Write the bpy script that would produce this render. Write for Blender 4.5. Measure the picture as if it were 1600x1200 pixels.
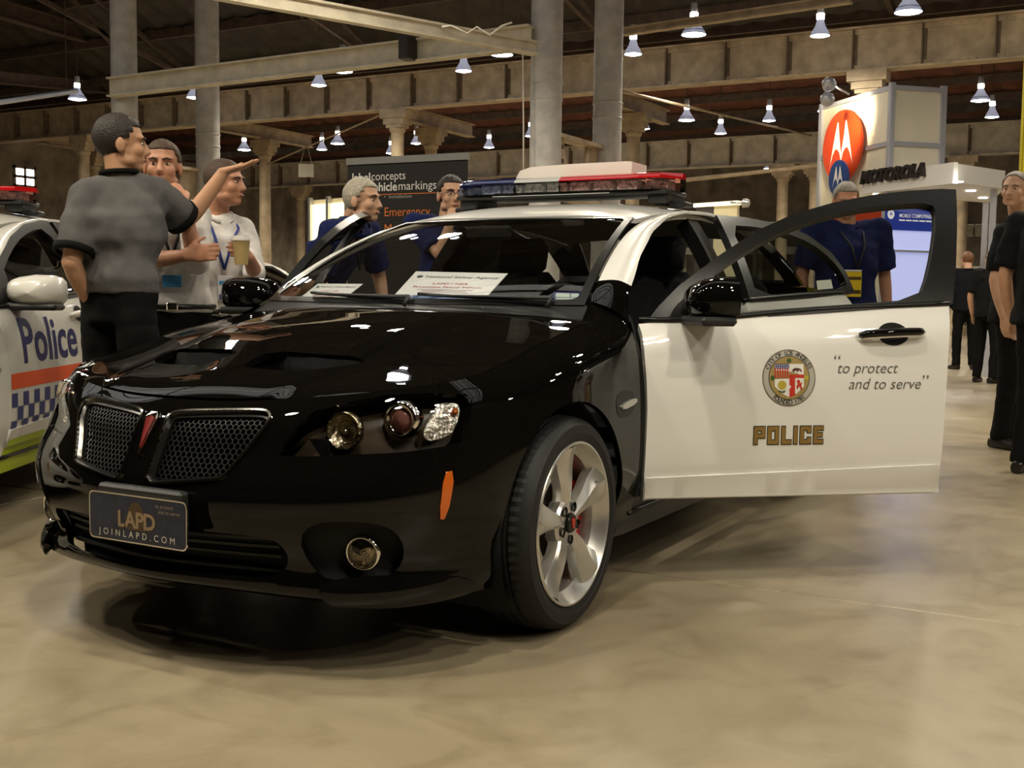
import bpy, bmesh, math, random
import numpy as np
from mathutils import Vector, Matrix
from mathutils.geometry import delaunay_2d_cdt
random.seed(7)
for o in list(bpy.data.objects): bpy.data.objects.remove(o)
SC = bpy.context.scene
COL = SC.collection
PI = math.pi
R = math.radians

# ---------------------------------------------------------------- camera
CAM_P = (2.42599, -3.17868, 1.05313); CAM_YAW = 0.502364; CAM_PITCH = -0.078539; CAM_ROLL = 0.011799; CAM_F = 1769.56
_fw = np.array([-math.sin(CAM_YAW)*math.cos(CAM_PITCH), math.cos(CAM_YAW)*math.cos(CAM_PITCH), math.sin(CAM_PITCH)])
_r0 = np.array([math.cos(CAM_YAW), math.sin(CAM_YAW), 0.0]); _u0 = np.cross(_r0, _fw)
CAM_R = math.cos(CAM_ROLL)*_r0 + math.sin(CAM_ROLL)*_u0
CAM_U = -math.sin(CAM_ROLL)*_r0 + math.cos(CAM_ROLL)*_u0
CAM_W = _fw; CAM_C = np.array(CAM_P)
cd = bpy.data.cameras.new('camera'); cam = bpy.data.objects.new('camera', cd); COL.objects.link(cam)
cd.sensor_fit = 'HORIZONTAL'; cd.sensor_width = 36.0; cd.lens = CAM_F/1600*36.0
cd.clip_start = 0.05; cd.clip_end = 300
cam.matrix_world = Matrix(((CAM_R[0], CAM_U[0], -_fw[0], CAM_C[0]), (CAM_R[1], CAM_U[1], -_fw[1], CAM_C[1]), (CAM_R[2], CAM_U[2], -_fw[2], CAM_C[2]), (0, 0, 0, 1)))
SC.camera = cam

def proj(P):                      # world points -> pixels of the 1600x1200 frame
    d = np.asarray(P, float) - CAM_C
    z = d @ CAM_W
    return np.stack([800 + CAM_F*(d @ CAM_R)/z, 600 - CAM_F*(d @ CAM_U)/z], -1)
def ray(px, py): return CAM_W + CAM_R*(px-800)/CAM_F - CAM_U*(py-600)/CAM_F
def on_floor(px, py, z=0.0):
    d = ray(px, py); return CAM_C + d*((z-CAM_C[2])/d[2])
def on_plane(px, py, P0, n):
    d = ray(px, py); n = np.array(n, float); return CAM_C + d*(((np.array(P0)-CAM_C) @ n)/(d @ n))
def at_depth(px, py, z): return CAM_C + ray(px, py)*z
def above(px, py, x, y):          # height on the vertical line through (x, y) seen at row py
    d = ray(px, py); h = np.array([x, y])-CAM_C[:2]
    t = (h @ d[:2])/(d[:2] @ d[:2]); return CAM_C[2] + d[2]*t

# ---------------------------------------------------------------- view, world
SC.view_settings.view_transform = 'Standard'
SC.view_settings.look = 'None'
SC.view_settings.gamma = 1.0
SC.view_settings.use_curve_mapping = False
SC.view_settings.exposure = 0.3
W = bpy.data.worlds.new('world'); SC.world = W; W.use_nodes = True
W.node_tree.nodes['Background'].inputs[0].default_value = (1.0, 0.86, 0.66, 1)
W.node_tree.nodes['Background'].inputs[1].default_value = 0.06

LAMP_W = 330.0      # watts of each high-bay lamp (lamps are built with their housings further down)
# ---------------------------------------------------------------- materials
MATS = {}
def mat(name, col=(.5, .5, .5), rough=.5, metal=0.0, spec=.5, coat=0.0, coat_r=.03, noise=0.0, nscale=8.0, bump=0.0, bscale=60.0, emit=None, es=0.0, alpha=1.0, trans=0.0, ior=1.45, sheen=0.0):
    if name in MATS: return MATS[name]
    m = bpy.data.materials.new(name); m.use_nodes = True; MATS[name] = m
    nt = m.node_tree; b = nt.nodes['Principled BSDF']
    b.inputs['Base Color'].default_value = (*col, 1)
    b.inputs['Roughness'].default_value = rough; b.inputs['Metallic'].default_value = metal
    b.inputs['Specular IOR Level'].default_value = spec
    b.inputs['Coat Weight'].default_value = coat; b.inputs['Coat Roughness'].default_value = coat_r
    b.inputs['Transmission Weight'].default_value = trans; b.inputs['IOR'].default_value = ior
    b.inputs['Alpha'].default_value = alpha
    b.inputs['Sheen Weight'].default_value = sheen
    tc = nt.nodes.new('ShaderNodeTexCoord')
    if noise > 0:
        n = nt.nodes.new('ShaderNodeTexNoise'); n.inputs['Scale'].default_value = nscale; n.inputs['Detail'].default_value = 5
        nt.links.new(tc.outputs['Object'], n.inputs['Vector'])
        mr = nt.nodes.new('ShaderNodeMapRange'); mr.inputs['From Min'].default_value = .3; mr.inputs['From Max'].default_value = .7
        mr.inputs['To Min'].default_value = 1-noise; mr.inputs['To Max'].default_value = 1+noise
        nt.links.new(n.outputs['Fac'], mr.inputs['Value'])
        mx = nt.nodes.new('ShaderNodeVectorMath'); mx.operation = 'SCALE'; mx.inputs[0].default_value = col
        nt.links.new(mr.outputs['Result'], mx.inputs['Scale'])
        nt.links.new(mx.outputs['Vector'], b.inputs['Base Color'])
    if bump > 0:
        n2 = nt.nodes.new('ShaderNodeTexNoise'); n2.inputs['Scale'].default_value = bscale; n2.inputs['Detail'].default_value = 3
        nt.links.new(tc.outputs['Object'], n2.inputs['Vector'])
        bp = nt.nodes.new('ShaderNodeBump'); bp.inputs['Strength'].default_value = bump; bp.inputs['Distance'].default_value = .01
        nt.links.new(n2.outputs['Fac'], bp.inputs['Height']); nt.links.new(bp.outputs['Normal'], b.inputs['Normal'])
    if emit:
        b.inputs['Emission Color'].default_value = (*emit, 1); b.inputs['Emission Strength'].default_value = es
    return m
def glass(name, tint=(.9, .9, .9), refl=1.0, rough=0.0):   # thin pane: tinted transmission under a fresnel reflection
    if name in MATS: return MATS[name]
    m = bpy.data.materials.new(name); m.use_nodes = True; MATS[name] = m
    nt = m.node_tree; nt.nodes.clear()
    out = nt.nodes.new('ShaderNodeOutputMaterial'); mx = nt.nodes.new('ShaderNodeMixShader')
    tr = nt.nodes.new('ShaderNodeBsdfTransparent'); tr.inputs[0].default_value = (*tint, 1)
    gl = nt.nodes.new('ShaderNodeBsdfGlossy'); gl.inputs['Roughness'].default_value = rough; gl.inputs['Color'].default_value = (refl, refl, refl, 1)
    fr = nt.nodes.new('ShaderNodeFresnel'); fr.inputs['IOR'].default_value = 1.5
    nt.links.new(fr.outputs[0], mx.inputs[0]); nt.links.new(tr.outputs[0], mx.inputs[1]); nt.links.new(gl.outputs[0], mx.inputs[2])
    nt.links.new(mx.outputs[0], out.inputs['Surface'])
    return m

# ---------------------------------------------------------------- object helpers
def tag(o, label=None, cat=None, group=None, kind=None):
    if label: o['label'] = label
    if cat: o['category'] = cat
    if group: o['group'] = group
    if kind: o['kind'] = kind
    return o
def empty(name, loc=(0, 0, 0), rz=0.0, parent=None):
    o = bpy.data.objects.new(name, None); COL.objects.link(o); o.location = loc; o.rotation_euler = (0, 0, rz); o.empty_display_size = .1
    if parent: o.parent = parent
    return o
def mobj(name, verts, faces, m, parent=None, smooth=False, normals=None, fm=None, sharp=None):
    me = bpy.data.meshes.new(name); me.from_pydata([tuple(map(float, v)) for v in verts], [], [tuple(int(i) for i in f) for f in faces])
    ms = m if isinstance(m, (list, tuple)) else [m]
    for k in ms: me.materials.append(k)
    if fm is not None:
        me.polygons.foreach_set('material_index', list(map(int, fm)))
    if smooth: me.polygons.foreach_set('use_smooth', [True]*len(me.polygons))
    me.update()
    if normals is not None: me.normals_split_custom_set_from_vertices([tuple(map(float, n)) for n in normals])
    elif sharp is not None:
        try: me.set_sharp_from_angle(angle=sharp)
        except Exception: pass
    o = bpy.data.objects.new(name, me); COL.objects.link(o)
    if parent: o.parent = parent
    return o
class MB:
    """collects simple shapes into one mesh"""
    def __init__(s): s.v = []; s.f = []; s.m = []; s.cm = 0
    def _add(s, vs, fs):
        b = len(s.v); s.v += [tuple(map(float, p)) for p in vs]; s.f += [tuple(b+i for i in f) for f in fs]; s.m += [s.cm]*len(fs); return s
    def box(s, c, d, M=None):
        x, y, z = d[0]/2, d[1]/2, d[2]/2
        vs = [np.array((sx*x, sy*y, sz*z)) for sx in (-1, 1) for sy in (-1, 1) for sz in (-1, 1)]
        if M is not None: vs = [np.array(M) @ v for v in vs]
        vs = [v+np.array(c) for v in vs]
        return s._add(vs, [(0, 1, 3, 2), (4, 6, 7, 5), (0, 4, 5, 1), (2, 3, 7, 6), (0, 2, 6, 4), (1, 5, 7, 3)])
    def bbox(s, c, d, bv=.01, M=None):     # box with chamfered edges
        x, y, z = d[0]/2, d[1]/2, d[2]/2; bv = min(bv, x*.9, y*.9, z*.9)
        vs = []; fs = []
        idx = {}
        for sx in (-1, 1):
            for sy in (-1, 1):
                for sz in (-1, 1):
                    for a in range(3):
                        p = [sx*(x-bv), sy*(y-bv), sz*(z-bv)]; p[a] = (sx*x, sy*y, sz*z)[a]
                        idx[sx, sy, sz, a] = len(vs); vs.append(np.array(p))
        for sx in (-1, 1):
            fs.append([idx[sx, a, b, 0] for a, b in ((-1, -1), (1, -1), (1, 1), (-1, 1))][::sx])
            fs.append([idx[a, sx, b, 1] for a, b in ((-1, -1), (1, -1), (1, 1), (-1, 1))][::-sx])
            fs.append([idx[a, b, sx, 2] for a, b in ((-1, -1), (1, -1), (1, 1), (-1, 1))][::sx])
        for a in (-1, 1):
            for b in (-1, 1):
                fs.append([idx[-1, a, b, 1], idx[1, a, b, 1], idx[1, a, b, 2], idx[-1, a, b, 2]][::a*b])
                fs.append([idx[a, -1, b, 2], idx[a, 1, b, 2], idx[a, 1, b, 0], idx[a, -1, b, 0]][::a*b])
                fs.append([idx[a, b, -1, 0], idx[a, b, 1, 0], idx[a, b, 1, 1], idx[a, b, -1, 1]][::a*b])
                for c2 in (-1, 1):
                    fs.append([idx[a, b, c2, 0], idx[a, b, c2, 1], idx[a, b, c2, 2]][::a*b*c2])
        if M is not None: vs = [np.array(M) @ v for v in vs]
        return s._add([v+np.array(c) for v in vs], [tuple(f) for f in fs])
    def tube(s, pts, rad, n=10, caps=True, closed=False):
        P = [np.array(p, float) for p in pts]; k = len(P)
        rr = rad if isinstance(rad, (list, tuple, np.ndarray)) else [rad]*k
        vs = []; fs = []; up = None
        for i in range(k):
            if closed: t = P[(i+1) % k]-P[i-1]
            else: t = P[min(i+1, k-1)]-P[max(i-1, 0)]
            t = t/(np.linalg.norm(t)+1e-12)
            if up is None:
                a = np.array((0, 0, 1.)) if abs(t[2]) < .9 else np.array((1., 0, 0)); up = a-t*(a @ t)
            else: up = up-t*(up @ t)
            up = up/(np.linalg.norm(up)+1e-12); w = np.cross(t, up)
            for j in range(n):
                a = 2*PI*j/n; vs.append(P[i]+rr[i]*(math.cos(a)*up+math.sin(a)*w))
        for i in range(k if closed else k-1):
            i2 = (i+1) % k
            for j in range(n):
                fs.append((i*n+j, i*n+(j+1) % n, i2*n+(j+1) % n, i2*n+j))
        if caps and not closed:
            fs.append(tuple(range(n))[::-1]); fs.append(tuple((k-1)*n+j for j in range(n)))
        return s._add(vs, fs)
    def lathe(s, prof, n=24, M=None, c=(0, 0, 0), a0=0.0, a1=2*PI):  # prof: (r, z); axis z
        vs = []; fs = []; full = abs(a1-a0-2*PI) < 1e-6; cnt = n if full else n+1
        for r, z in prof:
            for j in range(cnt):
                a = a0+(a1-a0)*j/n; vs.append(np.array((r*math.cos(a), r*math.sin(a), z)))
        for i in range(len(prof)-1):
            for j in range(n):
                j2 = (j+1) % cnt if full else j+1
                fs.append((i*cnt+j, i*cnt+j2, (i+1)*cnt+j2, (i+1)*cnt+j))
        if M is not None: vs = [np.array(M) @ v for v in vs]
        return s._add([v+np.array(c) for v in vs], fs)
    def prism(s, poly, h0, h1, fn=None, cap0=True):  # polygon in 2d extruded from h0 to h1; fn maps (x, y, h) to 3d
        n = len(poly); fn = fn or (lambda x, y, h: (x, y, h))
        vs = [fn(x, y, h0) for x, y in poly]+[fn(x, y, h1) for x, y in poly]
        fs = [(i, (i+1) % n, n+(i+1) % n, n+i) for i in range(n)]+[tuple(n+i for i in range(n))]
        if cap0: fs.append(tuple(range(n))[::-1])
        return s._add(vs, fs)
    def quad(s, a, b, c, d): return s._add([a, b, c, d], [(0, 1, 2, 3)])
    def xf(s, fn): s.v = [tuple(map(float, fn(np.array(p)))) for p in s.v]; return s
    def mir(s): s.v = [(-x, y, z) for x, y, z in s.v]; s.f = [f[::-1] for f in s.f]; return s
    def build(s, name, m, parent=None, smooth=False, sharp=None):
        return mobj(name, s.v, s.f, m, parent, smooth, fm=s.m if isinstance(m, (list, tuple)) else None, sharp=sharp)
def rotm(ax, a):
    return np.array(Matrix.Rotation(a, 3, ax))
def axes(d, up=(0, 0, 1)):          # matrix whose z column is d
    d = np.array(d, float); d /= np.linalg.norm(d); u = np.array(up, float)
    if abs(d @ u) > .98: u = np.array((1., 0, 0))
    x = np.cross(u, d); x /= np.linalg.norm(x); y = np.cross(d, x)
    return np.stack([x, y, d], 1)

# ---------------------------------------------------------------- smooth surfaces
def cubic_basis(k):
    k = np.array(k, float); n = len(k); h = np.diff(k)
    A = np.zeros((n, n)); B = np.zeros((n, n)); A[0, 0] = A[-1, -1] = 1
    for i in range(1, n-1):
        A[i, i-1] = h[i-1]; A[i, i] = 2*(h[i-1]+h[i]); A[i, i+1] = h[i]
        B[i, i-1] = 6/h[i-1]; B[i, i] = -6/h[i-1]-6/h[i]; B[i, i+1] = 6/h[i]
    M = np.linalg.solve(A, B)
    def f(x):
        x = np.clip(np.asarray(x, float), k[0], k[-1]); i = np.clip(np.searchsorted(k, x, side='right')-1, 0, n-2)
        hh = h[i]; a = (k[i+1]-x)/hh; b = 1-a; N = len(x); W_ = np.zeros((N, n)); r = np.arange(N)
        W_[r, i] += a; W_[r, i+1] += b
        W_ += ((a**3-a)*hh**2/6)[:, None]*M[i] + ((b**3-b)*hh**2/6)[:, None]*M[i+1]
        return W_
    return f
class Grid:
    """bicubic surface through a net of points G[i][j] at parameters us[i], vs[j]"""
    def __init__(s, us, vs, G): s.us = us; s.vs = vs; s.G = np.array(G, float); s.bu = cubic_basis(us); s.bv = cubic_basis(vs)
    def __call__(s, u, v):
        u = np.atleast_1d(np.asarray(u, float)); v = np.atleast_1d(np.asarray(v, float))
        return np.einsum('ni,nj,ijk->nk', s.bu(u), s.bv(v), s.G)
class Func:
    def __init__(s, fn, us, vs): s.fn = fn; s.us = us; s.vs = vs
    def __call__(s, u, v): return s.fn(np.atleast_1d(np.asarray(u, float)), np.atleast_1d(np.asarray(v, float)))
def spline1(k, vals):
    b = cubic_basis(k); vals = np.array(vals, float)
    return lambda x: b(np.atleast_1d(np.asarray(x, float))) @ vals
def normals_of(S, u, v, e=2e-3):
    a = S(np.minimum(u+e, S.us[-1]), v)-S(np.maximum(u-e, S.us[0]), v); b = S(u, np.minimum(v+e, S.vs[-1]))-S(u, np.maximum(v-e, S.vs[0]))
    n = np.cross(a, b); return n/(np.linalg.norm(n, axis=1)[:, None]+1e-12)
class Inv:
    """finds (u, v) with fn(S(u, v)) = target, inside a parameter window"""
    def __init__(s, S, fn, u0, u1, v0=None, v1=None, n=70):
        s.S = S; s.fn = fn; s.w = (u0, u1, S.vs[0] if v0 is None else v0, S.vs[-1] if v1 is None else v1)
        U, V = np.meshgrid(np.linspace(s.w[0], s.w[1], n), np.linspace(s.w[2], s.w[3], n)); s.U = U.ravel(); s.V = V.ravel(); s.T = fn(S(s.U, s.V))
    def __call__(s, *t):
        t = np.array(t, float); i = np.argmin(((s.T-t)**2).sum(1)); p = np.array([s.U[i], s.V[i]])
        for _ in range(12):
            e = 1e-4; q = s.fn(s.S([p[0], p[0]+e, p[0]], [p[1], p[1], p[1]+e])); J = np.stack([(q[1]-q[0])/e, (q[2]-q[0])/e], 1)
            try: d = np.linalg.solve(J, t-q[0])
            except np.linalg.LinAlgError: break
            L = np.linalg.norm(d)
            if L > .1: d *= .1/L
            p = p+d; p[0] = min(max(p[0], s.w[0]), s.w[1]); p[1] = min(max(p[1], s.w[2]), s.w[3])
        return (p[0], p[1])
    def many(s, pts): return [s(*p) for p in pts]
def dens(poly, res, closed=True):
    out = []; n = len(poly)
    for i in range(n if closed else n-1):
        a = np.array(poly[i]); b = np.array(poly[(i+1) % n]); k = max(1, int(math.ceil(np.linalg.norm(b-a)/res)))
        for j in range(k): out.append(a+(b-a)*j/k)
    if not closed: out.append(np.array(poly[-1]))
    return [tuple(p) for p in out]
def smooth_poly(poly, it=2, keep=()):       # Chaikin corner cutting, closed; corners whose index is in keep stay sharp
    P = [(np.array(p, float), i in keep) for i, p in enumerate(poly)]
    for _ in range(it):
        Q = []; n = len(P)
        for i in range(n):
            p, k = P[i]
            if k: Q.append((p, True)); continue
            a = P[i-1][0]; b = P[(i+1) % n][0]
            Q.append((p*.75+a*.25, False)); Q.append((p*.75+b*.25, False))
        P = Q
    return [tuple(p) for p, k in P]
def inside(poly, x, y):
    c = np.zeros(len(x), bool); n = len(poly); P = np.array(poly)
    for i in range(n):
        x1, y1 = P[i]; x2, y2 = P[i-1]
        if y1 == y2: continue
        m = ((y1 > y) != (y2 > y)) & (x < (x2-x1)*(y-y1)/(y2-y1)+x1); c ^= m
    return c
def inset(poly, d):
    P = np.array(poly); n = len(P); A = 0.5*sum(P[i-1][0]*P[i][1]-P[i][0]*P[i-1][1] for i in range(n)); sg = 1 if A > 0 else -1; out = []
    for i in range(n):
        a = P[i]-P[i-1]; b = P[(i+1) % n]-P[i]; la = np.linalg.norm(a)+1e-12; lb = np.linalg.norm(b)+1e-12
        na = np.array((-a[1], a[0]))/la*sg; nb = np.array((-b[1], b[0]))/lb*sg; m = na+nb; L = m @ m
        m = m*(2/max(L, .6)) if L > 1e-9 else na
        out.append(tuple(P[i]+m*d*.5*1.0 if False else P[i]+m*d*.5))
    return out
def panel_data(S, outline, holes=(), res=.04, thick=.014, off=0.0, flip=False, bres=None):
    bres = bres or res
    loops = [dens(outline, bres)]+[dens(h, bres) for h in holes]
    pts = []; edges = []
    for L in loops:
        b = len(pts); pts += L; edges += [(b+i, b+(i+1) % len(L)) for i in range(len(L))]
    nb = len(pts); A = np.array(outline)
    gx = np.arange(A[:, 0].min()+res/2, A[:, 0].max(), res); gy = np.arange(A[:, 1].min()+res/2, A[:, 1].max(), res)
    if len(gx) and len(gy):
        X, Y = np.meshgrid(gx, gy); X = X.ravel()+np.tile(np.zeros(1), X.size)*0; Y = Y.ravel()
        m = inside(loops[0], X, Y)
        for L in loops[1:]: m &= ~inside(L, X, Y)
        X = X[m]; Y = Y[m]
        if len(X):
            Bp = np.array(pts[:nb]); dmin = np.array([np.min((Bp[:, 0]-x)**2+(Bp[:, 1]-y)**2) for x, y in zip(X, Y)])
            k = dmin > (.45*min(res, bres*1.5))**2; pts = pts+list(zip(X[k], Y[k]))
    r = delaunay_2d_cdt([Vector(p) for p in pts], edges, [], 0, 1e-7)
    vc = np.array([tuple(p) for p in r[0]]); tri = np.array([tuple(t) for t in r[2]])
    ctr = vc[tri].mean(1); m = inside(loops[0], ctr[:, 0], ctr[:, 1])
    for L in loops[1:]: m &= ~inside(L, ctr[:, 0], ctr[:, 1])
    tri = tri[m]
    a, b, c = vc[tri[:, 0]], vc[tri[:, 1]], vc[tri[:, 2]]
    cr = (b[:, 0]-a[:, 0])*(c[:, 1]-a[:, 1])-(b[:, 1]-a[:, 1])*(c[:, 0]-a[:, 0]); tri = tri[np.abs(cr) > 1e-12]; cr = cr[np.abs(cr) > 1e-12]
    tri[cr < 0] = tri[cr < 0][:, ::-1]
    P = S(vc[:, 0], vc[:, 1]); N = normals_of(S, vc[:, 0], vc[:, 1])
    if flip: N = -N; tri = tri[:, ::-1]
    P = P+N*off
    V = list(P); NN = list(N); F = [tuple(t) for t in tri]
    if thick:
        # rim from boundary edges of the kept triangles
        ec = {}
        for t in tri:
            for i in range(3):
                e = (t[i], t[(i+1) % 3]); ec[e] = 1
        be = [e for e in ec if (e[1], e[0]) not in ec]
        acc = {}
        for a_, b_ in be:
            t = P[b_]-P[a_]; o = np.cross(t, N[a_]); o = o/(np.linalg.norm(o)+1e-12); acc[a_] = acc.get(a_, 0)+o; acc[b_] = acc.get(b_, 0)+o
        mp = {}
        for k_, o in acc.items():
            o = o/(np.linalg.norm(o)+1e-12); mp[k_] = len(V); V.append(P[k_]); NN.append(o); V.append(P[k_]-N[k_]*thick); NN.append(o)
        for a_, b_ in be: F.append((mp[b_], mp[a_], mp[a_]+1, mp[b_]+1))
    return np.array(V), np.array(NN), F
def panel(name, S, outline, m, parent=None, holes=(), res=.04, thick=.014, off=0.0, flip=False, mirror=False, xf=None, bres=None):
    V, N, F = panel_data(S, outline, holes, res, thick, off, flip, bres)
    if xf is not None: V, N = xf(V, N)
    if mirror:
        V = V*[-1, 1, 1]; N = N*[-1, 1, 1]; F = [f[::-1] for f in F]
    return mobj(name, V, F, m, parent, True, normals=N)
def text_mesh(body, size=1.0, shear=0.0, align='CENTER', spacing=1.0, bold=0.0, extrude=0.0, res=3, yalign='CENTER'):
    cu = bpy.data.curves.new('t', 'FONT'); cu.body = body; cu.size = size; cu.shear = shear; cu.align_x = align; cu.align_y = yalign
    cu.space_character = spacing; cu.offset = bold; cu.extrude = extrude; cu.resolution_u = res
    o = bpy.data.objects.new('t', cu); COL.objects.link(o)
    dg = bpy.context.evaluated_depsgraph_get(); me = bpy.data.meshes.new_from_object(o.evaluated_get(dg))
    V = np.array([tuple(v.co) for v in me.vertices]).reshape(-1, 3); F = [tuple(p.vertices) for p in me.polygons]
    bpy.data.objects.remove(o); bpy.data.curves.remove(cu); bpy.data.meshes.remove(me)
    return V, F
def refine(V, F, L):                           # splits long triangles so that print can follow a curved panel
    V = [tuple(map(float, p)) for p in V]; T = []
    for f in F: T += [(f[0], f[i], f[i+1]) for i in range(1, len(f)-1)]
    out = []
    while T:
        t = T.pop(); e = [(math.dist(V[t[i]], V[t[(i+1) % 3]]), i) for i in range(3)]; d, i = max(e)
        if d <= L: out.append(t); continue
        a, b, c = t[i], t[(i+1) % 3], t[(i+2) % 3]; V.append(tuple((V[a][k]+V[b][k])/2 for k in range(3))); m = len(V)-1; T += [(a, m, c), (m, b, c)]
    return np.array(V), out
def text_obj(name, body, m, parent, fn, fine=None, **k):   # fn maps text-plane (x, y, h) arrays to world
    V, F = text_mesh(body, **k)
    if len(V) == 0: return None
    if fine: V, F = refine(V, F, fine)
    return mobj(name, fn(V), F, m, parent)
# ================================================================ car body surfaces (car frame: x = car's left, y = rearwards from front axle, z up)
PLAN = [(0, -.955), (.25, -.925), (.45, -.865), (.62, -.775), (.75, -.645), (.835, -.48), (.888, -.25), (.915, 0), (.918, .25), (.917, .42), (.918, .56), (.925, 1.1), (.93, 1.7), (.93, 2.3), (.935, 2.6), (.94, 2.915), (.925, 3.3), (.875, 3.62), (.74, 3.86), (.45, 3.985), (0, 4.03)]
VS = [.20, .25, .31, .39, .46, .55, .65, .74, .80]
PROF = {
 0: [(.10, .225), (.035, .250), (.050, .300), (.022, .370), (0, .450), (.008, .530), (.050, .620), (.098, .705), (.150, .745)],
 1: [(.10, .222), (.035, .248), (.050, .300), (.022, .370), (0, .450), (.008, .530), (.050, .620), (.096, .705), (.150, .747)],
 3: [(.09, .200), (.030, .232), (.048, .290), (.022, .370), (0, .450), (.006, .540), (.048, .625), (.085, .720), (.135, .775)],
 4: [(.08, .195), (.030, .232), (.042, .295), (.018, .375), (0, .455), (.004, .550), (.036, .640), (.068, .740), (.115, .792)],
 5: [(.06, .20), (.030, .240), (.030, .305), (.012, .385), (0, .465), (.002, .565), (.018, .665), (.045, .760), (.090, .810)],
 6: [(.05, .20), (.030, .245), (.018, .315), (.003, .395), (0, .480), (.001, .600), (.014, .710), (.046, .800), (.110, .848)],
 7: [(.05, .20), (.030, .250), (.012, .320), (.000, .405), (0, .500), (.001, .640), (.012, .755), (.046, .850), (.128, .902)],
 8: [(.05, .20), (.032, .255), (.022, .325), (.004, .410), (0, .520), (.001, .660), (.012, .780), (.044, .885), (.142, .943)],
 9: [(.05, .20), (.035, .258), (.032, .330), (.007, .415), (0, .535), (.001, .670), (.012, .795), (.042, .905), (.125, .968)],
 10: [(.05, .20), (.035, .260), (.036, .330), (.008, .420), (0, .550), (.001, .680), (.012, .805), (.040, .910), (.084, .966)],
 11: [(.05, .20), (.035, .260), (.036, .335), (.008, .425), (0, .560), (.002, .700), (.014, .830), (.040, .940), (.072, 1.000)],
 12: [(.05, .20), (.035, .260), (.036, .340), (.008, .430), (0, .570), (.003, .720), (.016, .855), (.042, .970), (.072, 1.035)],
 13: [(.05, .20), (.035, .260), (.030, .340), (.006, .435), (0, .580), (.003, .730), (.016, .870), (.044, .995), (.080, 1.065)],
 14: [(.05, .20), (.03, .26), (.015, .34), (.002, .44), (0, .59), (.003, .74), (.016, .88), (.046, 1.005), (.10, 1.075)],
 15: [(.05, .20), (.03, .26), (.010, .34), (.000, .44), (0, .59), (.003, .74), (.016, .88), (.05, 1.01), (.13, 1.085)],
 16: [(.06, .22), (.04, .28), (.020, .36), (.004, .45), (0, .59), (.003, .73), (.018, .87), (.055, 1.01), (.14, 1.09)],
 18: [(.10, .26), (.06, .31), (.035, .38), (.01, .46), (0, .58), (.01, .72), (.035, .86), (.07, 1.01), (.14, 1.085)],
 20: [(.12, .27), (.07, .32), (.04, .39), (.01, .47), (0, .58), (.015, .72), (.05, .86), (.09, 1.02), (.15, 1.085)],
}
def _profiles():
    n = len(PLAN); ks = sorted(PROF); out = []
    for i in range(n):
        if i in PROF: out.append(np.array(PROF[i])); continue
        a = max(k for k in ks if k < i); b = min(k for k in ks if k > i); w = (i-a)/(b-a)
        out.append(np.array(PROF[a])*(1-w)+np.array(PROF[b])*w)
    return out
def _belt():
    P = np.array(PLAN, float); n = len(P); full = np.concatenate([P[::-1]*[-1, 1], P[1:]]); c = n-1
    cu = np.concatenate([[0], np.cumsum(np.linalg.norm(np.diff(full, axis=0), axis=1))]); cu -= cu[c]
    pf = _profiles(); G = []
    bs = cubic_basis(cu)
    for i in range(len(full)):
        e = 1e-3; t = (bs([min(cu[i]+e, cu[-1])])-bs([max(cu[i]-e, cu[0])])) @ full; t = t[0]/np.linalg.norm(t[0]); nrm = np.array((t[1], -t[0]))
        q = pf[abs(i-c)]
        G.append([(full[i][0]-nrm[0]*d, full[i][1]-nrm[1]*d, z) for d, z in q])
    return Grid(cu, VS, G), cu[c:]
BELT, BU = _belt()
UMAX = BU[-1]
YZ = lambda P: P[:, 1:3]
XZ = lambda P: P[:, [0, 2]]
b_side = Inv(BELT, YZ, BU[5]-.05, BU[17])
b_front = Inv(BELT, XZ, 0.0, BU[6])
b_px = Inv(BELT, proj, .0, BU[12])
_edge = lambda u: BELT(u, np.full(np.shape(np.atleast_1d(u)), .80))
u_corner = BU[3]; u_rear = b_side(.42, .96)[0]
def _lerp(a, b, t): return a+(b-a)*t
def hood_fn(a, b):
    # Coons patch between the belt's top edge (front and sides) and the cowl edge
    s = lambda x: np.asarray(x)
    F = _edge(a*u_corner)
    Lf = _edge(-(u_corner+(u_rear-u_corner)*b)); Rt = Lf*[-1, 1, 1]
    re = _edge(np.array([u_rear]))[0]
    B = np.stack([a*re[0], .17+(re[1]-.17)*a*a, 1.0+(re[2]-1.0)*np.abs(a)**2.5], 1)
    c0 = _edge(np.array([u_corner]))[0]
    w = ((a+1)/2)[:, None]; bb = b[:, None]
    P = F*(1-bb)+B*bb+Lf*(1-w)+Rt*w
    P -= (c0*[-1, 1, 1])*(1-w)*(1-bb)+c0*w*(1-bb)+(re*[-1, 1, 1])*(1-w)*bb+re*w*bb
    ax = np.abs(P[:, 0])
    crown = .010*np.sin(PI*np.clip(b, 0, 1))*(1-np.abs(a)**2.4)
    d = (ax-(.335+.10*b))/.055; st = 1/(1+np.exp(np.clip(d*4, -40, 40)))
    crown = crown+.016*st*np.sin(PI*np.clip(b*.93+.07, 0, 1))**.6
    P[:, 2] += crown
    return P
HOOD = Func(hood_fn, (-1, 1), (0, 1))
h_px = Inv(HOOD, proj, -1, 1, 0, 1)
h_xy = Inv(HOOD, lambda P: P[:, :2], -1, 1, 0, 1)
def ws_fn(a, b):
    B = np.stack([.728*a, .27+.17*a*a, 1.012+.004*a*a], 1); T = np.stack([.572*a, 1.12+.125*a*a, 1.384+.002*a*a], 1)
    P = B+(T-B)*b[:, None]; k = .03*(1-(2*b-1)**2)
    P[:, 1] -= k*.45; P[:, 2] += k*.9; return P
WS = Func(ws_fn, (-1, 1), (0, 1))
_xb = spline1([.3, .56, 1.1, 1.7, 2.3, 2.9, 3.4], [.80, .834, .853, .858, .852, .81, .74])
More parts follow.
